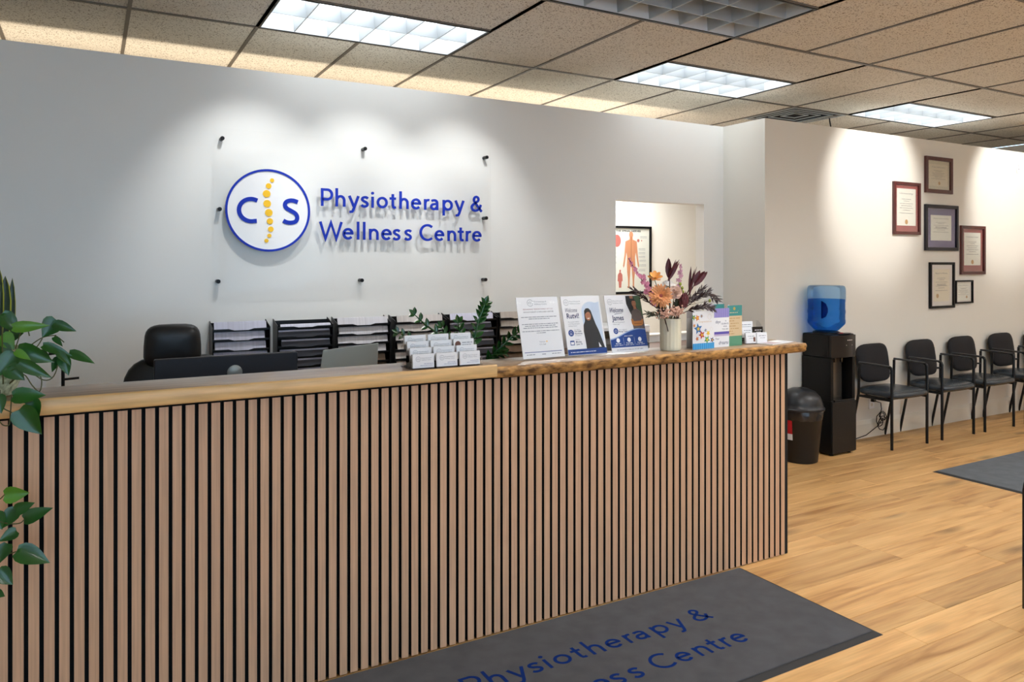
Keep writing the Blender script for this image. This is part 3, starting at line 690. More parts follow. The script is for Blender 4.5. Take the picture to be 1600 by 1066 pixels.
t, S_ = holder(2.106, 2.662, SW, SH, LEAN, R(1.5), 'clear leaning holder with a welcome poster of a man with crossed arms, right one')
m = sheet(t, S_); mats = [M_paper, mat('print_leafgreen', (62, 96, 66), .6), M_grey, M_navy, M_bluedk, M_char, SKIN, mat('print_white', (244, 244, 246), .6), M_hair, mat('print_taupe', (104, 92, 90), .6), mat('print_skyblue', (150, 176, 214), .6), mat('print_arm', (196, 128, 66), .6)]
m.mi = 5; m.poly([(.018, .258), (.1035, .258), (.1035, .095), (.045, .095), (.046, .150), (.030, .185), (.016, .222)], .0002)
m.mi = 1; m.poly([(.062, .258), (.1035, .258), (.1035, .16), (.09, .175), (.075, .2)], .0003); m.mi = 6; m.poly([(.040, .258), (.060, .258), (.060, .245), (.042, .245)], .0003)
m.mi = 9; m.poly([(.038, .093), (.098, .093), (.099, .14), (.094, .185), (.078, .196), (.055, .196), (.040, .185), (.033, .150)], .0004)
m.mi = 6; m.disc(.060, .222, .0125, .0006, 18, ry=.017); m.poly([(.054, .196), (.072, .196), (.068, .212), (.056, .212)], .0005)
m.mi = 8; m.poly([(.045, .224), (.047, .236), (.056, .243), (.068, .240), (.073, .228), (.068, .234), (.052, .234)], .0007); m.disc(.055, .225, .0012, .0007, 7); m.disc(.065, .225, .0012, .0007, 7); m.rect(.055, .067, .2125, .2135, .0007)
m.mi = 11; m.poly([(.030, .150), (.040, .152), (.046, .140), (.088, .142), (.094, .150), (.100, .148), (.098, .128), (.088, .120), (.045, .118), (.032, .128)], .0006); m.mi = 8; m.poly([(.045, .131), (.088, .129), (.088, .1275), (.045, .1295)], .0007)
m.mi = 2; small_logo(m, -.076, .232, .0135, True, .0003)
m.mi = 3; ptext(m, 'Welcome', -.083, .184, .022, .076, .0003, shear=.35, bold=.012); m.poly([(-.06, .177), (-.015, .181), (-.015, .1795), (-.06, .175)], .0003); ptext(m, 'James', -.077, .148, .023, .066, .0003, bold=.02)
m.mi = 2; ptext(m, 'to the C|S Physiotherapy &', -.077, .137, .0052, .068, .0003); ptext(m, 'Wellness team!', -.077, .128, .0052, .038, .0003)
m.mi = 4; m.disc(-.066, .1, .0135, .0003, 20); m.mi = 7; m.ring(-.066, .1, .005, .0062, .0004, 14)
m.mi = 2; ptext(m, 'James is available for', -.049, .103, .005, .048, .0003); m.mi = 3; ptext(m, 'Massage Therapy', -.049, .094, .0068, .050, .0003, bold=.01)
wav = [(-.1035+.207*i/16, .075+.022*math.sin((i/16-.35)*3.4)+.006) for i in range(17)]
m.mi = 10; m.poly([(-.1035, .03), (.1035, .03)]+[(x, y+.005) for x, y in wav[::-1]], .0008)
m.mi = 4; m.poly([(-.1035, .026), (.1035, .026)]+wav[::-1], .0010)
m.mi = 7; ptext(m, 'James is available:', 0, .074, .005, .05, .0012, 'c', bold=.01)
for x, dd in ((-.062, 'Monday'), (0, 'Wednesday'), (.062, 'Friday')):
    m.disc(x, .058, .010, .0012, 18); ptext(m, dd, x, .041, .0055, .030 if dd != 'Wednesday' else .038, .0012, 'c', bold=.012); ptext(m, '3:00 PM - 8:00 PM', x, .033, .0048, .048, .0012, 'c')
m.rect(-.0315, -.0308, .034, .07, .0012); m.rect(.0308, .0315, .034, .07, .0012)
m.mi = 3; ptext(m, "It's wonderful to have you on our team!", 0, .013, .0062, .15, .0004, 'c', shear=.2)
m.build('poster_sheet', mats, t)

# vase
VX, VY = 2.345, 2.672
pr = [(.028, 0), (.044, .001), (.0465, .005), (.048, .015), (.049, .13), (.0495, .147), (.046, .148), (.044, .145), (.042, .02), (.0, .018)]
m = MB(); n = 72; vs = []; fs = []
for r, z in pr:
    for k in range(n):
        a = 2*math.pi*k/n; fl_ = (1+.035*(abs(math.sin(a*9)))-.02) if .001 < z < .146 and r > .0445 else 1; vs.append((r*fl_*math.cos(a), r*fl_*math.sin(a), z))
for j in range(len(pr)-1):
    for k in range(n): fs.append((j*n+k, j*n+(k+1) % n, (j+1)*n+(k+1) % n, (j+1)*n+k))
fs.append(tuple(range(n-1, -1, -1))); m.add(vs, fs)
o = m.build('vase', mat('cream_ceramic', (226, 220, 196), .35, coat=.3), smooth=40, loc=(VX, VY, ZC2+.0005)); tag(o, 'fluted cream ceramic vase holding the bouquet on the counter', 'vase')

# --- leaf helper
def leaf(mb, P0, P1, w, fold=.25, droop=.15, nrm=None, kind='heart', twist=0):
    P0, P1 = Vector(P0), Vector(P1); d = P1-P0; L = d.length; d.normalize()
    nrm = Vector(nrm) if nrm else Vector((-.35, -.8, .45))
    side = d.cross(nrm).normalized(); side = (Matrix.Rotation(twist, 3, d) @ side); up = side.cross(d).normalized()
    prof = {'heart': [(0, .0), (-.04, .55), (.10, .92), (.28, 1), (.48, .86), (.68, .58), (.86, .26), (1, 0)],
            'lance': [(0, .12), (.12, .5), (.3, .9), (.5, 1), (.7, .8), (.85, .45), (1, 0)],
            'blade': [(0, .75), (.2, .9), (.45, 1), (.7, .9), (.88, .55), (1, 0)],
            'petal': [(0, .3), (.3, .6), (.6, .95), (.8, 1), (.95, .6), (1, .2)]}[kind]
    base = len(mb.v); vs = []; n = len(prof)
    for t, q in prof:
        c = P0+d*L*max(t, 0)+up*(-droop*L*max(t, 0)**2); hw = w/2*q; s0 = -.04*L if t < 0 else 0
        vs += [tuple(c+side*hw+up*hw*fold+d*s0), tuple(c+side*hw*.5+up*hw*fold*.35), tuple(c if t >= 0 else P0), tuple(c-side*hw*.5+up*hw*fold*.35), tuple(c-side*hw+up*hw*fold+d*s0)]
    fs = []
    for i in range(n-1):
        for j in range(4): fs.append((i*5+j, (i+1)*5+j, (i+1)*5+j+1, i*5+j+1))
    mb.add(vs, fs)
# --- bouquet: every flower stands in the vase as a thing of its own
neck = Vector((VX, VY, 1.19))
def stem_to(t, P, r=.0018, dark=False):
    P = Vector(P); foot = Vector((VX+(P.x-VX)*.12, VY+(P.y-VY)*.12, 1.085)); mid = Vector((VX+(P.x-VX)*.35, VY+(P.y-VY)*.35, 1.20+.25*(P.z-1.2)))
    MB().tube([foot, mid, P], r, 6).build('stem', M_dstem if dark else M_stem, t)
M_dstem = mat('dark_stem', (52, 34, 30), .6)
FLG = 'flowers in the cream vase'
def flower(name, label): return thing(name, label, 'flower', (0, 0, 0), group=FLG)
def bloom(t, C, r, rings, m_, ctr, m_c, facing=(-.45, -.85, .25), pw=.35, cup=.3):
    F = Vector(facing).normalized(); q = F.to_track_quat('Z', 'Y').to_matrix().to_4x4(); m = MB(Matrix.Translation(C) @ q)
    for ri, (cnt, rr, lift) in enumerate(rings):
        for k in range(cnt):
            a = 2*math.pi*(k+.5*(ri % 2))/cnt+random.uniform(-.08, .08); e = Vector((math.cos(a)*r*rr, math.sin(a)*r*rr, r*lift)); b = Vector((math.cos(a)*r*.08, math.sin(a)*r*.08, r*lift*.3))
            leaf(m, b, e, r*pw, cup, -.1, (0, 0, 1), 'petal')
    m.build('petals', m_, t, smooth=60)
    MB(Matrix.Translation(C) @ q).ball((0, 0, r*.1), r*ctr, 10, 6, (1, 1, .7)).build('centre', m_c, t, smooth=60)
M_peach = mat('petal_peach', (232, 164, 110), .6, n=(60, .2), sss=.1); M_pink = mat('petal_pink', (202, 124, 150), .6, n=(60, .2)); M_cream = mat('petal_cream', (244, 214, 196), .55); M_wine = mat('petal_wine', (84, 26, 36), .5, n=(40, .3)); M_rust = mat('flower_heart', (176, 92, 84), .7)
M_orange = mat('petal_orange', (236, 170, 92), .55); M_stat = mat('statice', (222, 178, 156), .7); M_wh = mat('petal_white', (242, 236, 230), .5); M_dleaf = mat('dark_foliage', (48, 26, 26), .5, n=(50, .3)); M_gbud = mat('green_bud', (150, 160, 60), .5)
t = flower('chrysanthemum', 'large peach chrysanthemum at the front of the bouquet'); C = at(1032, 463, 2.60); stem_to(t, C); bloom(t, C, .056, [(22, 1, .05), (20, .85, .2), (16, .65, .35), (10, .4, .45)], M_peach, .2, M_rust, pw=.19)
t = flower('alstroemeria', 'orange-yellow lily-like bloom above the peach chrysanthemum'); C = at(1023, 438, 2.66); stem_to(t, C); bloom(t, C, .036, [(6, 1, .5), (6, .8, .9)], M_orange, .12, M_gbud, facing=(-.3, -.5, .8), pw=.5)
t = flower('rose', 'pale cream-pink rose right of the peach chrysanthemum'); C = at(1054, 458, 2.61); stem_to(t, C); bloom(t, C, .033, [(6, 1, .3), (6, .8, .55), (5, .55, .75), (4, .3, .85)], M_cream, .22, M_peach, pw=.95, cup=.6)
t = flower('protea', 'closed burgundy protea head right of the cream rose'); C = at(1068, 470, 2.63); stem_to(t, C)
m = MB()
for k in range(26):
    a = k*2.4; rr = .006+.018*(k/26); e = C+Vector((math.cos(a)*rr*.9, math.sin(a)*rr*.9, .045-.02*(k/26))); b = C+Vector((math.cos(a)*.016, math.sin(a)*.016, -.03)); leaf(m, b, e, .016, .4, -.1, Vector((math.cos(a), math.sin(a), .1)), 'lance')
m.ball(C, .022, 10, 8, (1, 1, 1.5)); m.build('bracts', mat('protea_bract', (112, 52, 58), .6, n=(60, .3)), t, smooth=60)
for li, (u, v, uu, vv, lb) in enumerate([(1046, 428, 1052, 405, 'dark-red leucadendron standing highest in the middle of the bouquet'), (1088, 440, 1098, 425, 'dark-red leucadendron with tulip-like tip right in the bouquet'), (1078, 450, 1082, 418, 'narrow dark-red leucadendron shoot between the two larger ones')]):
    t = flower('leucadendron', lb); C = at(u, v, 2.66); stem_to(t, C, .0025, True); m = MB(); tip = at(uu, vv, 2.66); ax = (tip-C); cnt = 6 if li < 2 else 4
    for k in range(cnt):
        a = k*2.4; s_ = Vector((math.cos(a), math.sin(a)*.6, 0))*(.024 if li == 0 else .018 if li == 1 else .012); l = .85+.25*random.random()
        leaf(m, C+s_*.15-ax*.25*(k % 3), C+s_+ax*l, (.026, .027, .013)[li], .35, -.12, Vector((s_.x, s_.y-.02, .01)), 'lance')
    m.build('bracts', M_wine, t, smooth=60)
t = flower('delphinium', 'long arching pink blossom stem reaching out left of the bouquet'); pts = [at(1022, 470, 2.66), at(1008, 446, 2.64), at(994, 424, 2.62), at(982, 404, 2.60)]
MB().tube([(VX-.005, VY, 1.09), (VX-.02, VY, 1.2)]+pts, .0018, 6).build('stem', M_dstem, t); m = MB()
for k in range(26):
    f = k/26; i = min(int(f*3), 2); p = pts[i].lerp(pts[i+1], f*3-i); sz = .016*(1-.6*f); c = p+Vector((random.uniform(-1, 1), random.uniform(-1, .4), random.uniform(-1, 1)))*.018*(1-.75*f)
    for q in range(5): a = q*1.256+k; leaf(m, c, c+Vector((math.cos(a)*sz, -.3*sz, math.sin(a)*sz)), sz*.8, .2, .1, (0, -1, 0), 'petal')
m.build('blossoms', M_pink, t, smooth=60)
t = flower('delphinium', 'short pale-pink blossom spike behind the middle leucadendron'); a_ = [at(1058, 460, 2.70), at(1062, 436, 2.70), at(1063, 414, 2.70)]; MB().tube([(VX, VY, 1.09), a_[0], a_[1], a_[2]], .0018, 6).build('stem', M_dstem, t); m = MB()
for k in range(16):
    p = a_[0].lerp(a_[2], .25+.75*k/16); c = p+Vector((random.uniform(-1, 1), random.uniform(-1, .4), random.uniform(-1, 1)))*.009
    for q in range(4): a = q*1.57+k; leaf(m, c, c+Vector((math.cos(a)*.01, -.003, math.sin(a)*.01)), .008, .2, .1, (0, -1, 0), 'petal')
m.build('blossoms', mat('petal_mauve', (190, 140, 158), .6), t, smooth=60)
t = flower('ranunculus', 'white petalled bloom behind the cream rose'); C = at(1044, 449, 2.68); stem_to(t, C); bloom(t, C, .034, [(7, 1, .3), (6, .7, .6)], M_wh, .15, M_gbud, facing=(-.2, -.5, .7), pw=.8)
for u, v, lb in ((1036, 491, 'peach statice cluster hanging over the left of the vase rim'), (1056, 486, 'peach statice cluster hanging over the right of the vase rim')):
    t = flower('statice', lb); C = at(u, v, 2.61); stem_to(t, C+Vector((0, .02, 0))); m = MB()
    for k in range(110): c = C+Vector((random.gauss(0, .021), random.gauss(0, .010), random.gauss(0, .010))); m.ball(c, random.uniform(.003, .0058), 6, 4)
    m.build('florets', M_stat, t, smooth=60)
def spray(label, anchors, n, l, wd, matl, name='foliage_sprig'):
    t = flower(name, label); m = MB(); pts = [Vector((VX, VY, 1.10))]+anchors
    MB().tube(pts, [.002]*len(pts), 6).build('stem', M_dstem, t)
    for k in range(n):
        f = .25+.75*k/n; q = f*(len(anchors)-1); i = min(int(q), len(anchors)-2); p = anchors[i].lerp(anchors[i+1], q-i); d = (anchors[i+1]-anchors[i]).normalized()
        s = Vector((random.uniform(-1, 1), random.uniform(-.7, .5), random.uniform(-.9, 1))).normalized(); e = p+(d*.8+s*.75)*l*random.uniform(.6, 1.1)
        leaf(m, p, e, wd, .2, .1, None, 'lance')
    m.build('leaves', matl, t, smooth=60)
spray('feathery dark foliage reaching far right over the greeting cards', [at(1062, 488, 2.64), at(1085, 470, 2.63), at(1104, 458, 2.62), at(1121, 468, 2.60)], 70, .038, .006, M_dleaf)
spray('feathery dark foliage fanning low right of the vase rim', [at(1060, 492, 2.62), at(1080, 484, 2.60), at(1100, 478, 2.58), at(1113, 482, 2.57)], 60, .034, .006, M_dleaf)
spray('feathery dark foliage rising right below the leucadendron', [at(1064, 485, 2.68), at(1082, 466, 2.68), at(1096, 452, 2.68)], 46, .034, .006, M_dleaf)
spray('dark foliage reaching left behind the right welcome poster', [at(1036, 490, 2.64), at(1014, 472, 2.66), at(998, 458, 2.68), at(990, 455, 2.70)], 46, .034, .006, M_dleaf)
spray('dark green foliage drooping low left of the vase', [at(1038, 494, 2.60), at(1024, 492, 2.58), at(1012, 490, 2.57)], 30, .03, .006, mat('sage_foliage', (58, 62, 44), .6))
for q in range(4):
    a0 = [(-.9, .3), (.9, .35), (-.3, 1), (.4, -.6)][q]; base = Vector((VX, VY, 1.2)); A = [base+Vector((a0[0]*.01, a0[1]*.01, .01)), base+Vector((a0[0]*.04, a0[1]*.03, .035)), base+Vector((a0[0]*.065, a0[1]*.045, .075))]
    spray(['mixed foliage filling the left of the bouquet above the vase rim', 'mixed foliage filling the right of the bouquet above the vase rim', 'mixed foliage filling the back of the bouquet', 'mixed foliage at the front centre of the bouquet below the rose'][q], A, 46, .034, .011, [M_dleaf, M_dleaf, mat('sage_foliage', (58, 62, 44), .6), mat('sage_foliage', (58, 62, 44), .6)][q])
t = flower('hypericum', 'sprig of small green buds beside the mauve spike'); m = MB()
for u, v in ((1063, 444), (1066, 450), (1060, 452), (1067, 456), (1109, 470)): p = at(u, v, 2.64); m.ball(p, .0065, 8, 6, (1, 1, 1.3)); MB().tube([(VX, VY, 1.12), at(1060, 480, 2.64), p], .0012, 5).build('stem', M_stem, t)
m.build('buds', M_gbud, t, smooth=60)

# greeting cards
def star(m, cx, cy, r, w, rot=0): m.poly([(cx+(r if k % 2 == 0 else r*.45)*math.cos(R(90+36*k+rot)), cy+(r if k % 2 == 0 else r*.45)*math.sin(R(90+36*k+rot))) for k in range(10)], w)
def gcard(x, y, w, h, rz, lean, label, op=R(38)):
    t = thing('greeting_card', label, 'greeting card', (x, y, ZC2+.0006), rz)
    # rear leaf opens behind from the left fold
    MB(sheetM(-w/2, .0012, 0, 0, op)).box(0, w, 0, h, -.0006, 0).build('rear_leaf', M_paper, t)
    S_ = sheetM(0, 0, 0, 0); m = MB(S_); m.box(-w/2, w/2, 0, h, -.0008, 0); return t, m
t, m = gcard(2.512, 2.632, .142, .178, R(3), 0, 'white congratulations card with coloured stars and a blue striped foot')
cols = [M_paper, mat('star_blue', (30, 120, 190), .5), mat('star_red', (196, 52, 70), .5), mat('star_yellow', (240, 200, 70), .5), mat('star_green', (70, 160, 100), .5), mat('star_navy', (46, 50, 130), .5), mat('foot_blue', (80, 172, 224), .5), mat('foot_blue2', (50, 140, 205), .5), mat('print_gold', (214, 184, 150), .5), mat('star_orange', (226, 120, 60), .5)]
m.mi = 6; m.rect(-.071, .071, 0, .028, .0003); m.mi = 7
for k in range(10): m.rect(-.068+k*.0142, -.062+k*.0142, 0, .028, .0005)
for c, x, y, r in ((1, -.036, .096, .028), (2, -.012, .067, .022), (3, .030, .073, .015), (4, .022, .043, .021), (5, .057, .040, .015), (1, .013, .087, .010), (2, -.042, .05, .012), (9, -.042, .147, .017), (4, -.064, .150, .015), (5, -.014, .155, .010), (9, -.062, .112, .010)):
    m.mi = c; star(m, x, y, r, .0003+.0001*c, 10*c); m.mi = 3; star(m, x, y, r*.45, .0016, 10*c)
m.mi = 8; ptext(m, 'Congratulations', .01, .125, .008, .085, .0004, 'c', shear=.2); m.ring(.04, .150, .012, .0128, .0004); m.ring(.052, .092, .008, .0086, .0004)
m.build('front_leaf', cols, t)
t, m = gcard(2.640, 2.652, .118, .186, R(2), 0, 'lilac-topped card with handwritten-style lettering, middle of the cards')
cols = [M_paper, mat('lilac', (150, 140, 200), .5), mat('violet', (96, 84, 170), .5), M_navy, mat('lilac_pale', (196, 180, 206), .5), mat('lilac_stripe', (128, 120, 190), .5)]
m.mi = 1; m.rect(-.059, .059, .142, .186, .0003); m.mi = 5
for k in range(8): m.rect(-.057+k*.0148, -.054+k*.0148, .142, .186, .0005)
m.mi = 2; m.rect(-.059, .059, .062, .074, .0003); m.mi = 4; m.rect(-.059, .059, .053, .062, .0003); m.mi = 3
ptext(m, 'days', -.034, .115, .015, .034, .0004, shear=.3); ptext(m, 'to', .03, .122, .008, None, .0004); ptext(m, 'CELEBRATE', .004, .108, .0075, .05, .0004); ptext(m, 'WHO', .018, .095, .0075, .026, .0004); ptext(m, 'YOU ARE', .01, .082, .0075, .042, .0004)
ptext(m, 'Your', -.034, .036, .010, .026, .0004, shear=.3); ptext(m, 'dreams', -.012, .013, .018, .066, .0004, shear=.35)
m.build('front_leaf', cols, t)
t, m = gcard(2.747, 2.664, .100, .197, R(2), 0, 'teal and tan card with faint gold lettering, right one of the cards')
cols = [mat('teal', (62, 140, 138), .5), mat('tan_card', (212, 188, 150), .5), mat('tan_ink', (186, 152, 104), .5), mat('sage_green', (92, 150, 120), .5), mat('gold_dot', (190, 160, 80), .5)]
m.mi = 1; m.rect(-.05, .05, .048, .146, .0003); m.mi = 3; m.rect(-.05, .05, 0, .048, .0003); m.mi = 2
for k, (xx, x9) in enumerate(((-.045, .036), (-.043, .0), (-.03, .025), (-.045, .005), (-.03, .032), (-.045, -.015), (-.045, .0))): greek(m, xx, x9, .132-k*.0125, .006, .0004, tr)
m.mi = 4; m.disc(-.004, .181, .008, .0004, 14); m.disc(-.035, .176, .002, .0004, 6); m.disc(.022, .170, .002, .0004, 6); m.mi = 1; greek(m, -.036, .02, .160, .005, .0004, tr)
m.build('front_leaf', cols, t)
t, m = gcard(2.668, 2.712, .118, .202, R(2), 0, 'teal card with floral corner standing behind the lilac card', R(20)); cols = [mat('teal', (62, 140, 138), .5), mat('floral_grey', (170, 152, 160), .5), mat('floral_red', (150, 70, 80), .5)]
m.mi = 1; m.rect(-.059, -.012, .15, .202, .0003); m.mi = 2; m.disc(-.045, .188, .006, .0005, 10); m.disc(-.028, .190, .005, .0005, 10); m.build('front_leaf', cols, t)
t, m = gcard(2.535, 2.720, .10, .175, R(4), 0, 'pale grey card half hidden behind the star card', R(20)); m.mi = 1; m.rect(-.05, .05, .14, .175, .0003); m.build('front_leaf', [mat('grey_card', (206, 204, 204), .6), mat('grey_card2', (186, 180, 182), .6)], t)

# small card holder at the right end
t = thing('card_holder', 'small clear tiered card holder at the right end of the counter', 'card holder', (2.835, 2.672, ZC2+.0005), R(-8))
MB().box(0, .135, 0, .095, 0, .003).build('base_plate', M_acr, t)
for r in range(3): y = .004+r*.03; MB().box(0, .135, y, y+.002, 0, .022+r*.026).box(0, .135, y+.022, y+.024, 0, .045+r*.026).build('tier', M_acr, t)
for x in (0, .133): MB().prism([(0, 0), (.095, 0), (.095, .11), (.075, .11), (0, .03)], x, x+.002, Matrix(((0, 0, 1, 0), (1, 0, 0, 0), (0, 1, 0, 0), (0, 0, 0, 1)))).build('divider', M_acr, t)
cm = [M_paper, M_grey, M_blackg, mat('photo_brown', (110, 70, 56), .6)]
for r in range(3):
    for c in range(2):
        if r < 2 or c == 0:
            m = MB(Matrix.Translation((2.835, 2.672, ZC2+.0045)) @ Matrix.Rotation(R(-8), 4, 'Z') @ Matrix.Translation((.004+c*.067, .008+r*.03, r*.026)) @ Matrix.Rotation(R(-4), 4, 'X')); w = .062 if r < 2 else .09
            dark = (r, c) == (1, 1); m.mi = 2 if dark else 0; m.box(0, w, 0, .011, 0, .052); m.M = m.M @ RX; m.mi = 0 if dark else 1
            greek(m, .012, w-.008, .034, .004, .0004, tr); greek(m, .02, w-.012, .024, .003, .0004, tr)
            if (r, c) == (0, 0): m.mi = 3; m.rect(.045, .057, .008, .03, .0005)
            o = m.build('business_card_stack', cm); tag(o, '%s cards in the %s tier%s of the small right-hand holder' % ('black' if dark else 'white', rn[r] if r < 2 else 'rear', (', left side', ', right side')[c] if r < 2 else ''), 'business cards', 'cards in the right-hand holder')
m = MB(Matrix.Translation((3.015, 2.655, ZC2+.0008)) @ Matrix.Rotation(R(12), 4, 'Z')); m.box(-.10, .105, -.045, .045, 0, .004); m.mi = 1; m.rect(-.095, 0, -.04, .04, .0043); m.mi = 2; m.rect(.01, .10, -.04, .0, .0043)
o = m.build('brochure', [M_paper, mat('print_mauve', (180, 160, 170), .35), mat('print_palegrey', (210, 214, 220), .35)]); tag(o, 'glossy brochure lying flat at the right end of the counter', 'brochure')

# ================================================================== PLANTS
# ZZ plant on the work desk
t = thing('zz_plant', 'glossy zz plant in a pot on the work desk behind the card holder', 'plant', (1.42, 3.0, .75))
o0 = t.location.copy()
MB().lathe([(.05, 0), (.075, .005), (.09, .15), (.094, .155), (.085, .155), (.08, .13), (0, .13)], 24).build('pot', mat('grey_pot', (120, 118, 112), .5), t, smooth=40)
stems = [([(735, 600, 3.0), (738, 540, 2.97), (748, 500, 2.95), (757, 477, 2.94)], 9, .058), ([(728, 600, 3.0), (710, 545, 3.0), (690, 525, 3.0), (665, 508, 3.0), (648, 492, 3.0)], 6, .045), ([(738, 600, 3.0), (765, 560, 2.93), (795, 530, 2.88), (825, 508, 2.86)], 10, .05), ([(725, 600, 3.02), (680, 550, 3.04), (640, 528, 3.05), (622, 520, 3.05)], 5, .04), ([(736, 600, 3.02), (715, 560, 3.02), (700, 530, 3.02), (690, 512, 3.02)], 5, .045), ([(735, 600, 2.98), (722, 540, 2.96), (716, 505, 2.95)], 6, .05), ([(742, 600, 2.98), (757, 575, 2.95), (770, 560, 2.93), (785, 552, 2.92)], 6, .045)]
for P, nl, ll in stems:
    pts = [at(*p)-o0 for p in P]; base = Vector((random.uniform(-.03, .03), random.uniform(-.03, .03), .13)); 
    sp = cr3 = [base]+pts[1:]; MB().tube(sp, [.007]+[.0045]*(len(sp)-2)+[.002], 6).build('stem', M_green3, t, smooth=60)
    for k in range(nl):
        f = .15+.85*(k+1)/nl; q = f*(len(sp)-1); i = min(int(q), len(sp)-2); p = sp[i].lerp(sp[i+1], q-i); d = (sp[i+1]-sp[i]).normalized(); sd = d.cross(Vector((.3, -.85, .1))).normalized()
        for s in (-1, 1):
            e = p+(sd*s*.8+d*.65+Vector((0, -.15, 0)))*ll*(1.1-.35*f); m = MB(); leaf(m, p, e, ll*.42, .3, .1, Vector((-.2, -.7, .6)), 'lance'); m.build('leaflet', M_green3, t, smooth=60)
    m = MB(); leaf(m, sp[-1], sp[-1]+(sp[-1]-sp[-2]).normalized()*ll*.8, ll*.4, .3, 0, None, 'lance')
    m.build('leaflet', M_green3, t, smooth=60)

# pothos in a speckled pot at the left end of the counter
PX, PY = -.285, 2.70
t = thing('potted_pothos', 'trailing green pothos in a speckled pale-green pot at the left counter end', 'plant', (PX, PY, ZC1+.0005))
o0 = t.location.copy()
MB().lathe([(.075, 0), (.09, .003), (.108, .05), (.116, .10), (.119, .14), (.112, .14), (.108, .12), (0, .12)], 32).build('pot', mat('speckled_ceramic', (196, 206, 178), .4, n=(70, .4, (120, 132, 100))), t, smooth=40)
LV = [ # base px, tip px, width px, Y, light?
 ((2, 491), (30, 521), 24, 2.60, 0), ((20, 512), (77, 508), 17, 2.56, 1), ((88, 500), (66, 527), 28, 2.60, 0), ((84, 506), (119, 517), 16, 2.58, 0), ((28, 546), (84, 566), 27, 2.54, 0),
 ((26, 554), (-6, 588), 30, 2.53, 0), ((24, 549), (48, 562), 12, 2.50, 1), ((30, 567), (81, 591), 19, 2.50, 0), ((12, 574), (38, 594), 24, 2.52, 0), ((67, 540), (113, 555), 15, 2.57, 0),
 ((108, 552), (149, 566), 17, 2.58, 0), ((98, 558), (107, 587), 18, 2.57, 0), ((90, 550), (111, 571), 11, 2.55, 0), ((93, 559), (80, 581), 14, 2.59, 0), ((84, 527), (98, 541), 9, 2.60, 0),
 ((20, 620), (71, 616), 25, 2.50, 0), ((50, 625), (60, 653), 20, 2.51, 0), ((30, 640), (64, 680), 34, 2.48, 0), ((-4, 618), (2, 646), 20, 2.50, 0), ((2, 524), (22, 546), 24, 2.58, 1), ((15, 528), (36, 520), 16, 2.62, 0), ((62, 550), (80, 566), 14, 2.60, 0), ((-2, 540), (18, 566), 22, 2.57, 0),
 ((7, 774), (45, 771), 24, 2.46, 1), ((24, 798), (53, 786), 18, 2.46, 0), ((38, 812), (81, 793), 22, 2.45, 0), ((26, 796), (1, 826), 23, 2.47, 0), ((26, 830), (-2, 846), 18, 2.46, 0), ((26, 862), (79, 878), 30, 2.45, 0), ((13, 850), (-2, 880), 20, 2.46, 0), ((-4, 892), (20, 914), 24, 2.45, 0), ((-6, 926), (7, 932), 12, 2.45, 0), ((-8, 802), (3, 828), 22, 2.47, 0)]
for (bu, bv), (tu, tv), wp, Y, lt in LV:
    P0 = at(bu, bv, Y)-o0; P1 = at(tu, tv, Y-.015)-o0; ppm = 1174.4/(Y*.87); m = MB(); tw = random.uniform(-.35, .35)
    leaf(m, P0, P1, wp/ppm*1.05, .28, .12, (-.15, -.9, .4), 'heart', tw)
    m.build('leaf', M_green2 if lt else M_green, t, smooth=70)
vines = [[(10, 600, 2.66), (14, 575, 2.60), (30, 552, 2.56), (50, 538, 2.58), (68, 527, 2.60), (88, 524, 2.60)], [(12, 600, 2.66), (25, 570, 2.58), (55, 545, 2.58), (66, 529, 2.60)], [(14, 600, 2.64), (40, 580, 2.56), (68, 594, 2.54), (84, 588, 2.55), (93, 562, 2.57), (98, 552, 2.57)], [(5, 600, 2.62), (4, 560, 2.55), (3, 500, 2.60)], [(15, 600, 2.62), (36, 585, 2.55), (50, 602, 2.53), (62, 612, 2.53), (64, 590, 2.54), (44, 572, 2.54)],
 [(0, 610, 2.58), (4, 636, 2.50), (20, 646, 2.49), (35, 663, 2.48)], [(18, 620, 2.56), (16, 650, 2.50), (14, 664, 2.49), (4, 664, 2.48), (-6, 650, 2.48)], [(-2, 612, 2.58), (-10, 650, 2.49), (-12, 750, 2.47), (-10, 850, 2.46), (-8, 940, 2.46)], [(-12, 810, 2.47), (10, 818, 2.46), (30, 818, 2.46), (38, 812, 2.45)], [(-10, 870, 2.46), (12, 866, 2.46), (26, 862, 2.45)], [(-12, 785, 2.47), (0, 780, 2.46), (8, 772, 2.46)], [(46, 525, 2.6), (40, 505, 2.6), (34, 515, 2.6), (24, 545, 2.58)], [(86, 525, 2.60), (92, 528, 2.6), (100, 535, 2.59)], [(30, 625, 2.55), (40, 630, 2.51), (52, 626, 2.51)]]
for V_ in vines:
    pts = [at(*p)-o0 for p in V_]; q = []
    for i in range(len(pts)-1):
        p0, p1, p2, p3 = pts[max(i-1, 0)], pts[i], pts[i+1], pts[min(i+2, len(pts)-1)]
        for k in range(4):
            s_ = k/4; q.append(.5*((2*p1)+(-p0+p2)*s_+(2*p0-5*p1+4*p2-p3)*s_*s_+(-p0+3*p1-3*p2+p3)*s_**3))
    q.append(pts[-1]); MB().tube(q, .0016, 6).build('vine', M_stem, t, smooth=60)
t = thing('snake_plant', 'upright dark snake plant leaves with yellow edges behind the pothos', 'plant', (-.30, 2.735, ZC1+.13))
o0 = t.location.copy()
M_snk = mat('snake_leaf', (28, 52, 26), .4, n=((8, 8, 50), .4)); M_snky = mat('snake_edge', (190, 186, 60), .4)
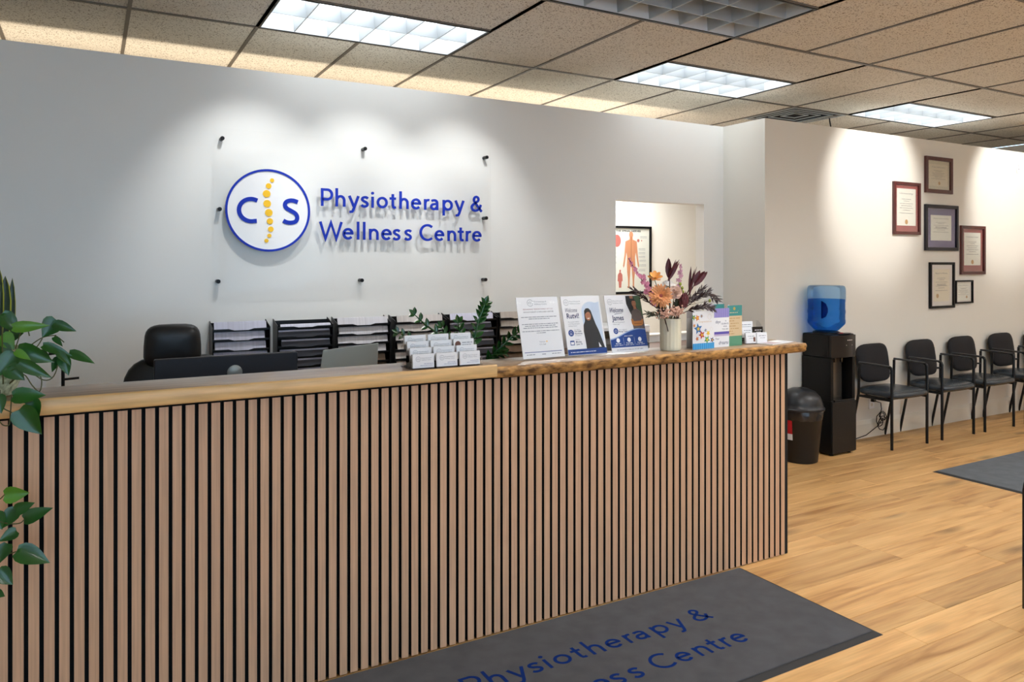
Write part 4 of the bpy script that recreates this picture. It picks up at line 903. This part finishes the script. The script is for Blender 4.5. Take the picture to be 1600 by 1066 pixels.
for bu, bv, tu, tv, wp in ((2, 560, 8, 431, 17), (17, 560, 19, 434, 9), (-6, 560, -2, 416, 14), (-16, 560, -18, 440, 16)):
    P0 = at(bu, bv, 2.72)-o0; P1 = at(tu, tv, 2.72)-o0; m = MB(); leaf(m, P0, P1, wp/500, .3, .02, (0, -1, .1), 'blade'); l = m.build('leaf', M_snk, t, smooth=60)
    m = MB(); leaf(m, P0+Vector((-.002, .002, 0)), P1+Vector((0, .002, 0)), wp/500*1.3, .3, .02, (0, -1, .1), 'blade'); m.build('leaf_edge', M_snky, l, smooth=60)
# wire stand behind the plants
t = thing('wire_stand', 'thin black metal desk stand behind the pothos', 'stand', (-.09, 3.0, .75))
MB().tube([(.012, 0, 0), (.012, 0, .40), (-.03, 0, .40)], .0055, 8).build('upright', M_metalb, t, smooth=40)
MB().tube([(.012, 0, .31), (.06, 0, .312)], .004, 8).build('hook', M_metalb, t, smooth=40)
MB().box(-.05, .06, -.05, .05, 0, .006).build('foot', M_metalb, t)
o = MB(sheetM(-.19, 3.03, .751, R(8))).box(-.07, .06, 0, .33, 0, .01).add([(-.03, .34, .02), (.01, .30, .02), (-.01, .38, .02)], [(0, 1, 2)]).build('paper_tray_file', M_paper); tag(o, 'white folder standing behind the pothos pot', 'folder')

# ================================================================== PRINTER AND CREDENZA
t = thing('credenza', 'brown wooden cabinet under the pass-through opening', 'cabinet', (0, 0, 0))
MB().box(2.80, 4.40, 4.02, 4.44, .08, .835).build('body', M_desk, t); MB().box(2.78, 4.42, 4.0, 4.445, .835, .858).build('top', mat('credenza_top', (104, 66, 40), .4, n=((3, 40, 40), .2)), t, bevel=.002)
for k in range(3): x = 2.83+k*.52; d = MB().box(x, x+.5, 4.002, 4.019, .11, .82).build('door', M_desk, t, bevel=.002); MB().box(x+.44, x+.45, 3.985, 4.002, .5, .62).build('handle', M_metalb, d)
MB().box(2.84, 4.36, 4.05, 4.42, 0, .08).build('plinth', M_black, t)
t = thing('printer', 'white and grey office printer behind the welcome posters', 'printer', (3.06, 4.07, .8585))
MB().box(-.14, .30, -.03, .28, .0, .055).build('paper_drawer', mat('printer_dark', (70, 72, 76), .5), t, bevel=.006)
MB().box(-.14, .30, -.03, .28, .056, .125).build('body', mat('printer_grey', (128, 130, 134), .5), t, bevel=.006)
MB().box(-.145, .305, -.035, .285, .126, .175).build('scanner_lid', mat('printer_white', (236, 238, 240), .4), t, bevel=.012)
MB().box(-.12, .0, -.05, -.036, .10, .15).build('control_panel', M_blackg, t, bevel=.003)

# ================================================================== SPINAL CHART IN THE REAR ROOM
YP = 6.29
t = thing('framed_chart', 'black framed anatomical chart of the spinal nerves seen through the opening', 'poster', (4.945, YP, 1.49))
w, h = .285, .345
m = MB()
for s in (-1, 1): m.box(s*w-.012, s*w+.012, -.02, 0, -h, h); m.box(-w-.012, w+.012, -.02, 0, s*h-.012, s*h+.012)
m.build('frame', M_black, t)
m = MB(sheetM(0, -.006, 0)); m.box(-w, w, -h, h, -.002, 0); K = [mat('chart_paper', (226, 226, 214), .6), M_black, mat('chart_skin', (206, 142, 104), .6), mat('chart_flesh', (190, 110, 100), .6), mat('chart_spine', (140, 80, 60), .6), M_grey, mat('chart_nerve', (222, 176, 80), .6)]
m.mi = 1; ptext(m, 'THE SPINAL NERVES', -.005, h-.05, .018, .33, .0004, 'c', bold=.03)
m.mi = 2; cx = .03
body = [(.0, .245), (.020, .245), (.022, .215), (.075, .195), (.082, .13), (.088, .06), (.098, -.01), (.108, -.06), (.100, -.085), (.088, -.06), (.076, .0), (.062, .08), (.052, .03), (.056, -.05), (.052, -.13), (.042, -.20), (.040, -.27), (.050, -.295), (.022, -.295), (.020, -.22), (.012, -.14), (.005, -.055)]
full_ = body+[(-x, y) for x, y in body[::-1]]
m.poly([(cx+x, y) for x, y in full_], .0004); m.disc(cx, .265, .027, .0006, 18, ry=.035)
m.mi = 4; m.rect(cx-.003, cx+.003, -.02, .25, .0008)
for k in range(12): m.mi = 6; m.rect(cx-.035, cx+.035, .0+k*.018, .0015+k*.018, .0009)
m.mi = 3; m.disc(-.155, .20, .05, .0006, 18, ry=.065); m.disc(.125, .205, .017, .0006, 14); m.disc(.17, .205, .008, .0006, 10)
m.poly([(-.125, -.13), (-.105, -.13), (-.085, -.155), (-.082, -.22), (-.095, -.225), (-.10, -.29), (-.115, -.29), (-.13, -.29), (-.135, -.225), (-.148, -.22), (-.145, -.155)], .0006); m.disc(-.115, -.115, .011, .0006, 12, ry=.014)
m.mi = 5
for x0, yy in ((.13, .12), (.13, .08), (.13, .04), (.14, 0), (.14, -.05), (.13, -.10), (-.25, .08), (-.25, .04), (-.25, -.02), (.15, .25), (.13, -.15)):
    for q in range(3): greek(m, x0, x0+.09, yy-q*.009, .004, .0005, tr)
m.build('chart_sheet', K, t)
MB().box(-w+.012, w-.012, -.014, -.012, -h+.012, h-.012).build('glass', M_glass, t)

# ================================================================== FRAMED DIPLOMAS
M_mahog = mat('mahogany', (84, 30, 28), .3, n=((40, 40, 4), .3), coat=.4); M_mared = mat('mat_red', (150, 52, 54), .7); M_mapur = mat('mat_purple', (74, 62, 128), .7); M_macre = mat('mat_cream', (214, 206, 178), .7); M_mawht = mat('mat_white', (226, 220, 214), .7)
M_cert = mat('certificate', (240, 240, 228), .7); M_certy = mat('certificate_aged', (232, 222, 196), .7); M_seal = mat('gold_seal', (190, 140, 60), .45); M_frnavy = mat('frame_navy', (22, 20, 34), .35)
M_ink = mat('ink', (90, 86, 84), .7)
def diploma(x0, x1, z0, z1, fm, fw, mm, mw, cm_, seal, label, head, bot=0):
    cx, cz = (x0+x1)/2, (z0+z1)/2; w, h = (x1-x0)/2, (z1-z0)/2
    t = thing('framed_diploma', label, 'framed picture', (cx, YR-.001, cz), group='framed diplomas on the right wall')
    m = MB()
    for s in (-1, 1):
        m.box(min(s*w, s*(w-fw)), max(s*w, s*(w-fw)), -.022, 0, -h, h); m.box(-w+fw, w-fw, -.022, 0, min(s*h, s*(h-fw)), max(s*h, s*(h-fw)))
    m.build('frame', fm, t, bevel=.002, segs=1)
    w -= fw; h -= fw; m = MB(sheetM(0, -.006, 0)); m.box(-w, w, -h, h, -.002, 0); m.build('mat_board', mm, t)
    w -= mw; h -= mw
    m = MB(sheetM(0, -.0062, bot*.5)); hh = h-bot*.5; m.mi = 0; m.rect(-w, w, -hh, hh, .0003); m.mi = 1
    ptext(m, head[0], 0, hh-hh*.30, hh*.085, w*1.45, .0006, 'c', shear=.1)
    for k, (q, f) in enumerate([(.42, .5), (.32, .3), (.18, .7), (.06, .55), (-.06, .7), (-.18, .4), (-.34, .75)]): greek(m, -w*f, w*f, hh*q, hh*.035, .0006, tr)
    if len(head) > 1: ptext(m, head[1], 0, hh*-.02, hh*.075, w*1.0, .0007, 'c', bold=.01)
    m.mi = 2
    for sx, sy in seal: m.disc(w*sx, hh*sy, min(w, hh)*.16, .0007, 16)
    m.build('certificate', [cm_, M_ink, M_seal], t)
    MB().box(-w-mw, w+mw, -.014, -.012, -h-mw, h+mw).build('glass', M_glass, t)
diploma(6.471, 6.88, 2.086, 2.412, M_mahog, .034, M_macre, .030, M_certy, [(.1, -.72)], 'mahogany framed certificate with cream mat, highest on the right wall', ['Certificate'])
diploma(6.017, 6.396, 1.706, 2.162, M_mahog, .026, M_mared, .030, M_cert, [(0, -.80)], 'mahogany framed diploma with red mat, farthest left of the group', ['University'], .022)
diploma(6.468, 6.968, 1.569, 1.982, M_frnavy, .030, M_mapur, .062, M_cert, [], 'black framed diploma with wide purple mat in the middle of the group', ['State University', 'Doctor of Physio'])
diploma(7.015, 7.412, 1.351, 1.806, M_mahog, .028, M_mared, .036, M_cert, [(0, -.80)], 'mahogany framed diploma with red mat, farthest right of the group', ['University'], .022)
diploma(6.538, 6.912, 1.050, 1.465, M_black, .022, M_mawht, .040, M_certy, [(-.5, -.66)], 'black framed certificate with wide white mat, lowest of the tall ones', ['Board of Physio', 'Registration'])
diploma(6.930, 7.208, 1.085, 1.298, M_black, .014, M_mawht, .012, M_cert, [(.45, -.6)], 'smallest black framed certificate, at the lower right of the group', ['Certificate'])
m = MB(sheetM(8.02, YR-.001, 2.40)); m.box(-.03, .03, -.05, .05, 0, .004); m.mi = 1; m.rect(-.004, .004, .01, .035, .005); greek(m, -.012, .014, -.015, .01, .005)
o = m.build('wall_plate', [M_white, M_grey]); tag(o, 'small white plate with a grey mark high on the right wall', 'plate')

# ================================================================== WATER COOLER
t = thing('water_cooler', 'tall black water dispenser with recessed taps in the corner', 'water dispenser', (5.007, 3.88, 0))
hw = .1395; yf, yb = -.135, .135
m = MB(); m.box(-hw, hw, yf+.006, yb, .012, .415); m.build('lower_body', M_black, t, bevel=.006)
m = MB(); m.box(-hw+.002, hw-.002, yf-.004, yf+.004, .02, .405); m.build('lower_door', M_blackm if 0 else mat('cooler_door', (14, 14, 15), .5), t, bevel=.003)
m = MB(); m.box(-hw, -hw+.03, yf+.01, yb, .415, .735); m.box(hw-.03, hw, yf+.01, yb, .415, .735); m.box(-hw+.03, hw-.03, yf+.12, yb, .415, .735); m.build('alcove', M_black, t)
m = MB(); m.box(-hw+.032, hw-.055, yf+.085, yf+.12, .42, .73); m.build('backsplash', mat('backsplash', (120, 114, 106), .25, metal=.8), t)
m = MB(); m.box(-hw, hw, yf+.012, yb, .735, .915); m.build('top_body', M_black, t, bevel=.01)
pts = [(-hw, .02)]+[(-hw+.279*i/10, -.03*math.sin(math.pi*i/10)-.004) for i in range(11)]+[(hw, .02)]
m = MB(); m.prism(pts, .745, .908, Matrix.Translation((0, yf+.008, 0))); m.build('front_panel', M_blackg if 0 else mat('cooler_panel', (20, 20, 22), .3), t, smooth=30)
c = MB(Matrix.Translation((.03, yf+.02, .918))); c.lathe([(.055, 0), (.055, .004), (.05, .005)], 24, Matrix.Scale(.5, 4, (0, 1, 0)) @ Matrix.Scale(1.3, 4, (1, 0, 0))); o = c.build('control_oval', mat('control_grey', (44, 46, 50), .3), t, smooth=30)
MB(Matrix.Translation((-.01, yf+.018, .923))).lathe([(.015, 0), (.015, .003), (.012, .004)], 16).build('hot_button', mat('button_red', (210, 60, 48), .4), o, smooth=30)
m = MB(sheetM(.025, yf-.0285, .87)); greek(m, -.025, .03, 0, .009, 0, tr); m.disc(-.035, -.035, .003, 0, 8); m.disc(.03, -.035, .003, 0, 8); m.build('panel_print', M_white, t)
for x in (-.045, .03): MB(Matrix.Translation((x, yf+.05, .70))).lathe([(.012, 0), (.014, .035)], 12).build('tap', M_blackg, t, smooth=40)
m = MB(sheetM(-.03, yf+.084, .60)); m.disc(0, 0, .016, 0, 16); m.build('warning_sticker', M_yel, t)
MB().box(-hw+.03, hw-.03, yf-.004, yf+.11, .408, .422).build('drip_tray', M_blackg, t, bevel=.002)
MB(Matrix.Translation((-.03, .0, .915))).lathe([(.10, 0), (.10, .012), (.085, .018)], 28).build('bottle_collar', M_black, t, smooth=40)
for sx in (-1, 1):
    for y in (-.1, .1): MB(Matrix.Translation((sx*.1, y, 0))).lathe([(.015, 0), (.015, .013)], 10).build('foot', M_black, t)
# bottle
def bottle_mat(nm, tr_, g=.1):
    m = clear(nm, tr_, g); return m
t = thing('water_bottle', 'big translucent blue water bottle upside down on the dispenser', 'bottle', (4.977, 3.88, .9335))
t.location.z = .934
bp = [(.035, -.004), (.045, .0), (.080, .003), (.092, .010), (.130, .050), (.137, .060), (.139, .072), (.139, .085), (.1365, .090), (.1365, .135), (.139, .142), (.139, .160), (.1365, .166), (.1365, .225), (.139, .232), (.139, .30), (.138, .330), (.131, .346), (.12, .351), (.05, .348), (.0, .345)]
M_bot = bottle_mat('blue_polycarbonate', (.62, .80, .98), .05)
MB().lathe(bp, 40, cap=False).build('shell', M_bot, t, smooth=60)
M_wat = bottle_mat('water_blue', (.30, .64, .96), .01)
MB().lathe([(.0, .004)]+[(max(r-.004, 0), z) for r, z in bp if .002 < z < .24]+[(.132, .245), (0, .245)], 32, cap=False).build('water', M_wat, t, smooth=60)
MB().prism([(0, .10), (.03, .115), (.045, .15), (.045, .18), (.03, .215), (0, .235)], -.012, .012, Matrix.Translation((-.112, -.045, 0)) @ Matrix.Rotation(R(-28), 4, 'Z') @ RX).build('hand_grip', mat('grip_blue', (10, 34, 110), .3), t, bevel=.004)
# cord and outlet
t = thing('wall_outlet', 'white wall socket beside the water dispenser', 'outlet', (5.735, YR-.0005, .29)); MB().box(-.035, .035, -.006, 0, -.057, .057).build('cover_plate', M_white, t, bevel=.002)
for z in (-.022, .022): MB(sheetM(0, -.0062, z)).disc(0, 0, .015, 0, 16).build('socket', M_trim, t)
m = MB(); m.box(-.016, .016, -.035, -.0075, .005, .03, Matrix.Translation((5.735, YR, .29))); P = [(5.745, YR-.035, .30), (5.79, YR-.05, .285), (5.80, YR-.05, .23), (5.77, YR-.05, .17)]
for k in range(34): a = k*.75; P.append((5.785+.045*math.cos(a)+.03*math.sin(k*.3), YR-.055-.004*(k % 3), .17+.035*math.sin(a)*1.3+.04*math.sin(k*.22)-.03))
P += [(5.74, YR-.06, .10), (5.60, YR-.05, .035), (5.40, YR-.05, .012), (5.25, YR-.05, .02), (5.16, YR-.04, .05)]
m.tube(P, .0038, 6); o = m.build('power_cord', M_black, smooth=60); tag(o, 'coiled black power cord plugged in behind the first waiting chair', 'cord')

# waste bin
t = thing('waste_bin', 'round black waste bin with domed lid between desk and water dispenser', 'waste bin', (4.585, 3.80, 0))
M_bin = mat('bin_plastic', (19, 19, 21), .45, bump=.1, bs=200)
BS = Matrix.Diagonal((1.17, 1.17, 1, 1))
MB().lathe([(.098, 0), (.104, .004), (.135, .375), (.139, .38), (.139, .385), (.130, .385), (.10, .01), (0, .01)], 36, BS).build('body', M_bin, t, smooth=40)
m = MB(); n = 36; vs = []; fs = []
for j, (z, rr) in enumerate(((.315, 1.012), (.385, 1.02), (.39, 1.0))):
    for k in range(n): a = 2*math.pi*k/n; r = (.104+(.135-.104)*z/.375)*rr+.0015*math.sin(k*5+j*2)+.002; vs.append((r*math.cos(a), r*math.sin(a), z+.004*math.sin(k*3.7)*(j == 0)))
for j in range(2):
    for k in range(n): fs.append((j*n+k, j*n+(k+1) % n, (j+1)*n+(k+1) % n, (j+1)*n+k))
m.add(vs, fs, BS); m.build('bin_liner', mat('liner_film', (42, 38, 36), .2, bump=.8, bs=60), t, smooth=60)
MB().lathe([(.130, .386), (.146, .383), (.147, .395), (.138, .402), (.134, .43), (.120, .475), (.09, .512), (.05, .532), (.0, .538)], 36, BS, cap=False).build('lid', mat('bin_lid', (32, 34, 38), .38), t, smooth=50)
m = MB(Matrix.Translation((0, 0, 0))); 
for j, (c_, z0, z1) in enumerate(((0, .17, .215), (1, .215, .315))):
    m.mi = c_; vs = []
    for a in (180, 186, 192, 198): vs += [(1.012*(.104+.031*z0/.375)*math.cos(R(a)), 1.012*(.104+.031*z0/.375)*math.sin(R(a)), z0), (1.012*(.104+.031*z1/.375)*math.cos(R(a)), 1.012*(.104+.031*z1/.375)*math.sin(R(a)), z1)]
    m.add(vs, [(0, 2, 3, 1), (2, 4, 5, 3), (4, 6, 7, 5)], BS)
m.build('sticker', [M_paper, mat('sticker_red', (196, 30, 40), .5)], t)

# ================================================================== WAITING CHAIRS
def make_chair(label):
    t = thing('waiting_chair', label, 'chair', (5.675, 3.835, 0), group='black waiting chairs along the right wall')
    hw = .228
    v, f = cushion(.465, .40, .062, crown=.30, taper=-.05); MB().add(v, f, Matrix.Translation((0, -.035, .42))).build('seat', M_vinyl, t, smooth=60)
    v, f = cushion(.40, .315, .045, crown=.1, taper=.03)
    v = [(x, y, z-.10*(x*x)/(.2*.2)*.18) for x, y, z in v]
    MB().add(v, f, Matrix.Translation((0, .118, .635)) @ Matrix.Rotation(R(-9), 4, 'X') @ RX).build('backrest', M_fabric, t, smooth=60)
    MB().box(-.16, .16, -.12, .08, .375, .39).build('seat_pan', M_black, t)
    for s in (-1, 1):
        x = s*hw
        MB().tube([(x, -.185, 0), (x, -.185, .62), (x, -.178, .638), (x, -.16, .645)], .0115, 8, None).build('front_leg', M_metalb, t, smooth=60)
        MB().tube([(x, -.17, .646), (x, -.02, .652), (x, .10, .654)], .0125, 8, None, .7).build('armrest', mat('arm_plastic', (40, 42, 46), .35), t, smooth=60)
        MB().tube([(x, .185, 0), (x, .105, .40), (x, .10, .645)], .0110, 8).build('rear_leg', M_metalb, t, smooth=60)
        MB().tube([(x, .10, .53), (x*.72, .135, .53)], .009, 6).build('back_bracket', M_metalb, t, smooth=60)
    MB().tube([(-hw, -.13, .383), (hw, -.13, .383)], .010, 8).tube([(-hw, .07, .383), (hw, .07, .383)], .010, 8).tube([(-hw, -.183, .383), (-hw, .108, .383)], .010, 8).tube([(hw, -.183, .383), (hw, .108, .383)], .010, 8).build('seat_frame', M_metalb, t, smooth=60)
    return t
CL = ['black waiting chair directly beside the water dispenser', 'second black waiting chair from the water dispenser', 'third black waiting chair from the water dispenser', 'fourth black waiting chair from the water dispenser', 'fifth black waiting chair, cut by the right edge of the view']
ch = make_chair(CL[0])
for k, x in enumerate((6.345, 6.962, 7.61, 8.24)): dup(ch, CL[k+1], (x, 3.835 if k else 3.84, 0))

# ================================================================== FLOOR MATS AND SIDE TABLE
def mat_tex(nm, c):
    return mat(nm, c, .95, n=(14, .22), bump=.9, bs=450, spec=.1, sheen=.2)
M_carp = mat_tex('mat_charcoal', (74, 74, 78)); M_carp2 = mat_tex('mat_greyblue', (86, 92, 98)); M_rub = mat('rubber_edge', (34, 34, 36), .7); M_inlay = mat('mat_blue', (14, 44, 110), .95, bump=.9, bs=450, spec=.1)
t = thing('logo_mat', 'long charcoal entrance mat with blue clinic name in front of the desk', 'floor mat', (0, 0, .0005))
x0, x1, y0, y1 = .25, 2.715, 1.855, 2.60
m = MB(); vs = [(x0, y0, 0), (x1, y0, 0), (x1, y1, 0), (x0, y1, 0), (x0+.025, y0+.025, .006), (x1-.018, y0+.025, .006), (x1-.018, y1-.008, .006), (x0+.025, y1-.008, .006)]
m.add(vs, [(3, 2, 1, 0), (0, 1, 5, 4), (1, 2, 6, 5), (2, 3, 7, 6), (3, 0, 4, 7), (4, 5, 6, 7)]); m.build('rubber_border', M_rub, t)
m = MB(); m.box(x0+.03, x1-.022, y0+.032, y1-.012, .004, .009); m.build('carpet', M_carp, t, bevel=.002)
for line, yb, o1 in ((LINE1, 2.274, 1.182), (LINE2, 2.070, 1.182)):
    for ch_, x in line:
        m = MB(); letter(m, ch_, 1.105+(x-o1)*1.045, yb, .108, .097, .125, .0092, .0098); m.build('letter', M_inlay, t)
m = MB(); m.ring(.80, 2.225, .205, .22, .0097, 48); m.build('logo_ring', M_inlay, t)
m = MB(); 
for st in C_ST+S_ST: ribbon(m, st, .022, .0092, .0098, lambda a, b: (.80+(a-.8915), 2.225+(b-1.7585)))
m.build('logo_letters', M_inlay, t)
m = MB()
for x, z, r in SPINE: m.disc(.80+x-.8915, 2.225+z-1.7585, r, .0097, 16)
m.build('logo_dots', mat('mat_yellow', (200, 160, 30), .95), t)
t = thing('floor_mat', 'plain grey-blue floor mat in front of the waiting chairs', 'floor mat', (0, 0, .0005))
x0, x1, y0, y1 = 5.13, 7.6, 1.95, 3.135
m = MB(); m.add([(x0, y0, 0), (x1, y0, 0), (x1, y1, 0), (x0, y1, 0), (x0+.02, y0+.02, .006), (x1-.02, y0+.02, .006), (x1-.02, y1-.012, .006), (x0+.02, y1-.012, .006)], [(3, 2, 1, 0), (0, 1, 5, 4), (1, 2, 6, 5), (2, 3, 7, 6), (3, 0, 4, 7), (4, 5, 6, 7)]); m.build('rubber_border', M_rub, t)
m = MB(); m.box(x0+.025, x1-.025, y0+.025, y1-.016, .004, .009); m.build('carpet', M_carp2, t, bevel=.002)
t = thing('side_cabinet', 'black rounded cabinet cut off by the right edge of the view', 'cabinet', (3.70, 1.46, 0))
m = MB(); pp = [(-.265, 0), (-.265, .50), (-.255, .53), (-.235, .548), (-.20, .555), (.20, .555), (.235, .548), (.255, .53), (.265, .50), (.265, 0)]
m.prism(pp, -.25, .25, RX @ Matrix.Identity(4)); m.build('body', M_blackg, t, smooth=35)
MB().box(-.23, .23, -.258, -.2505, .05, .49).build('door', M_black, t, bevel=.002)
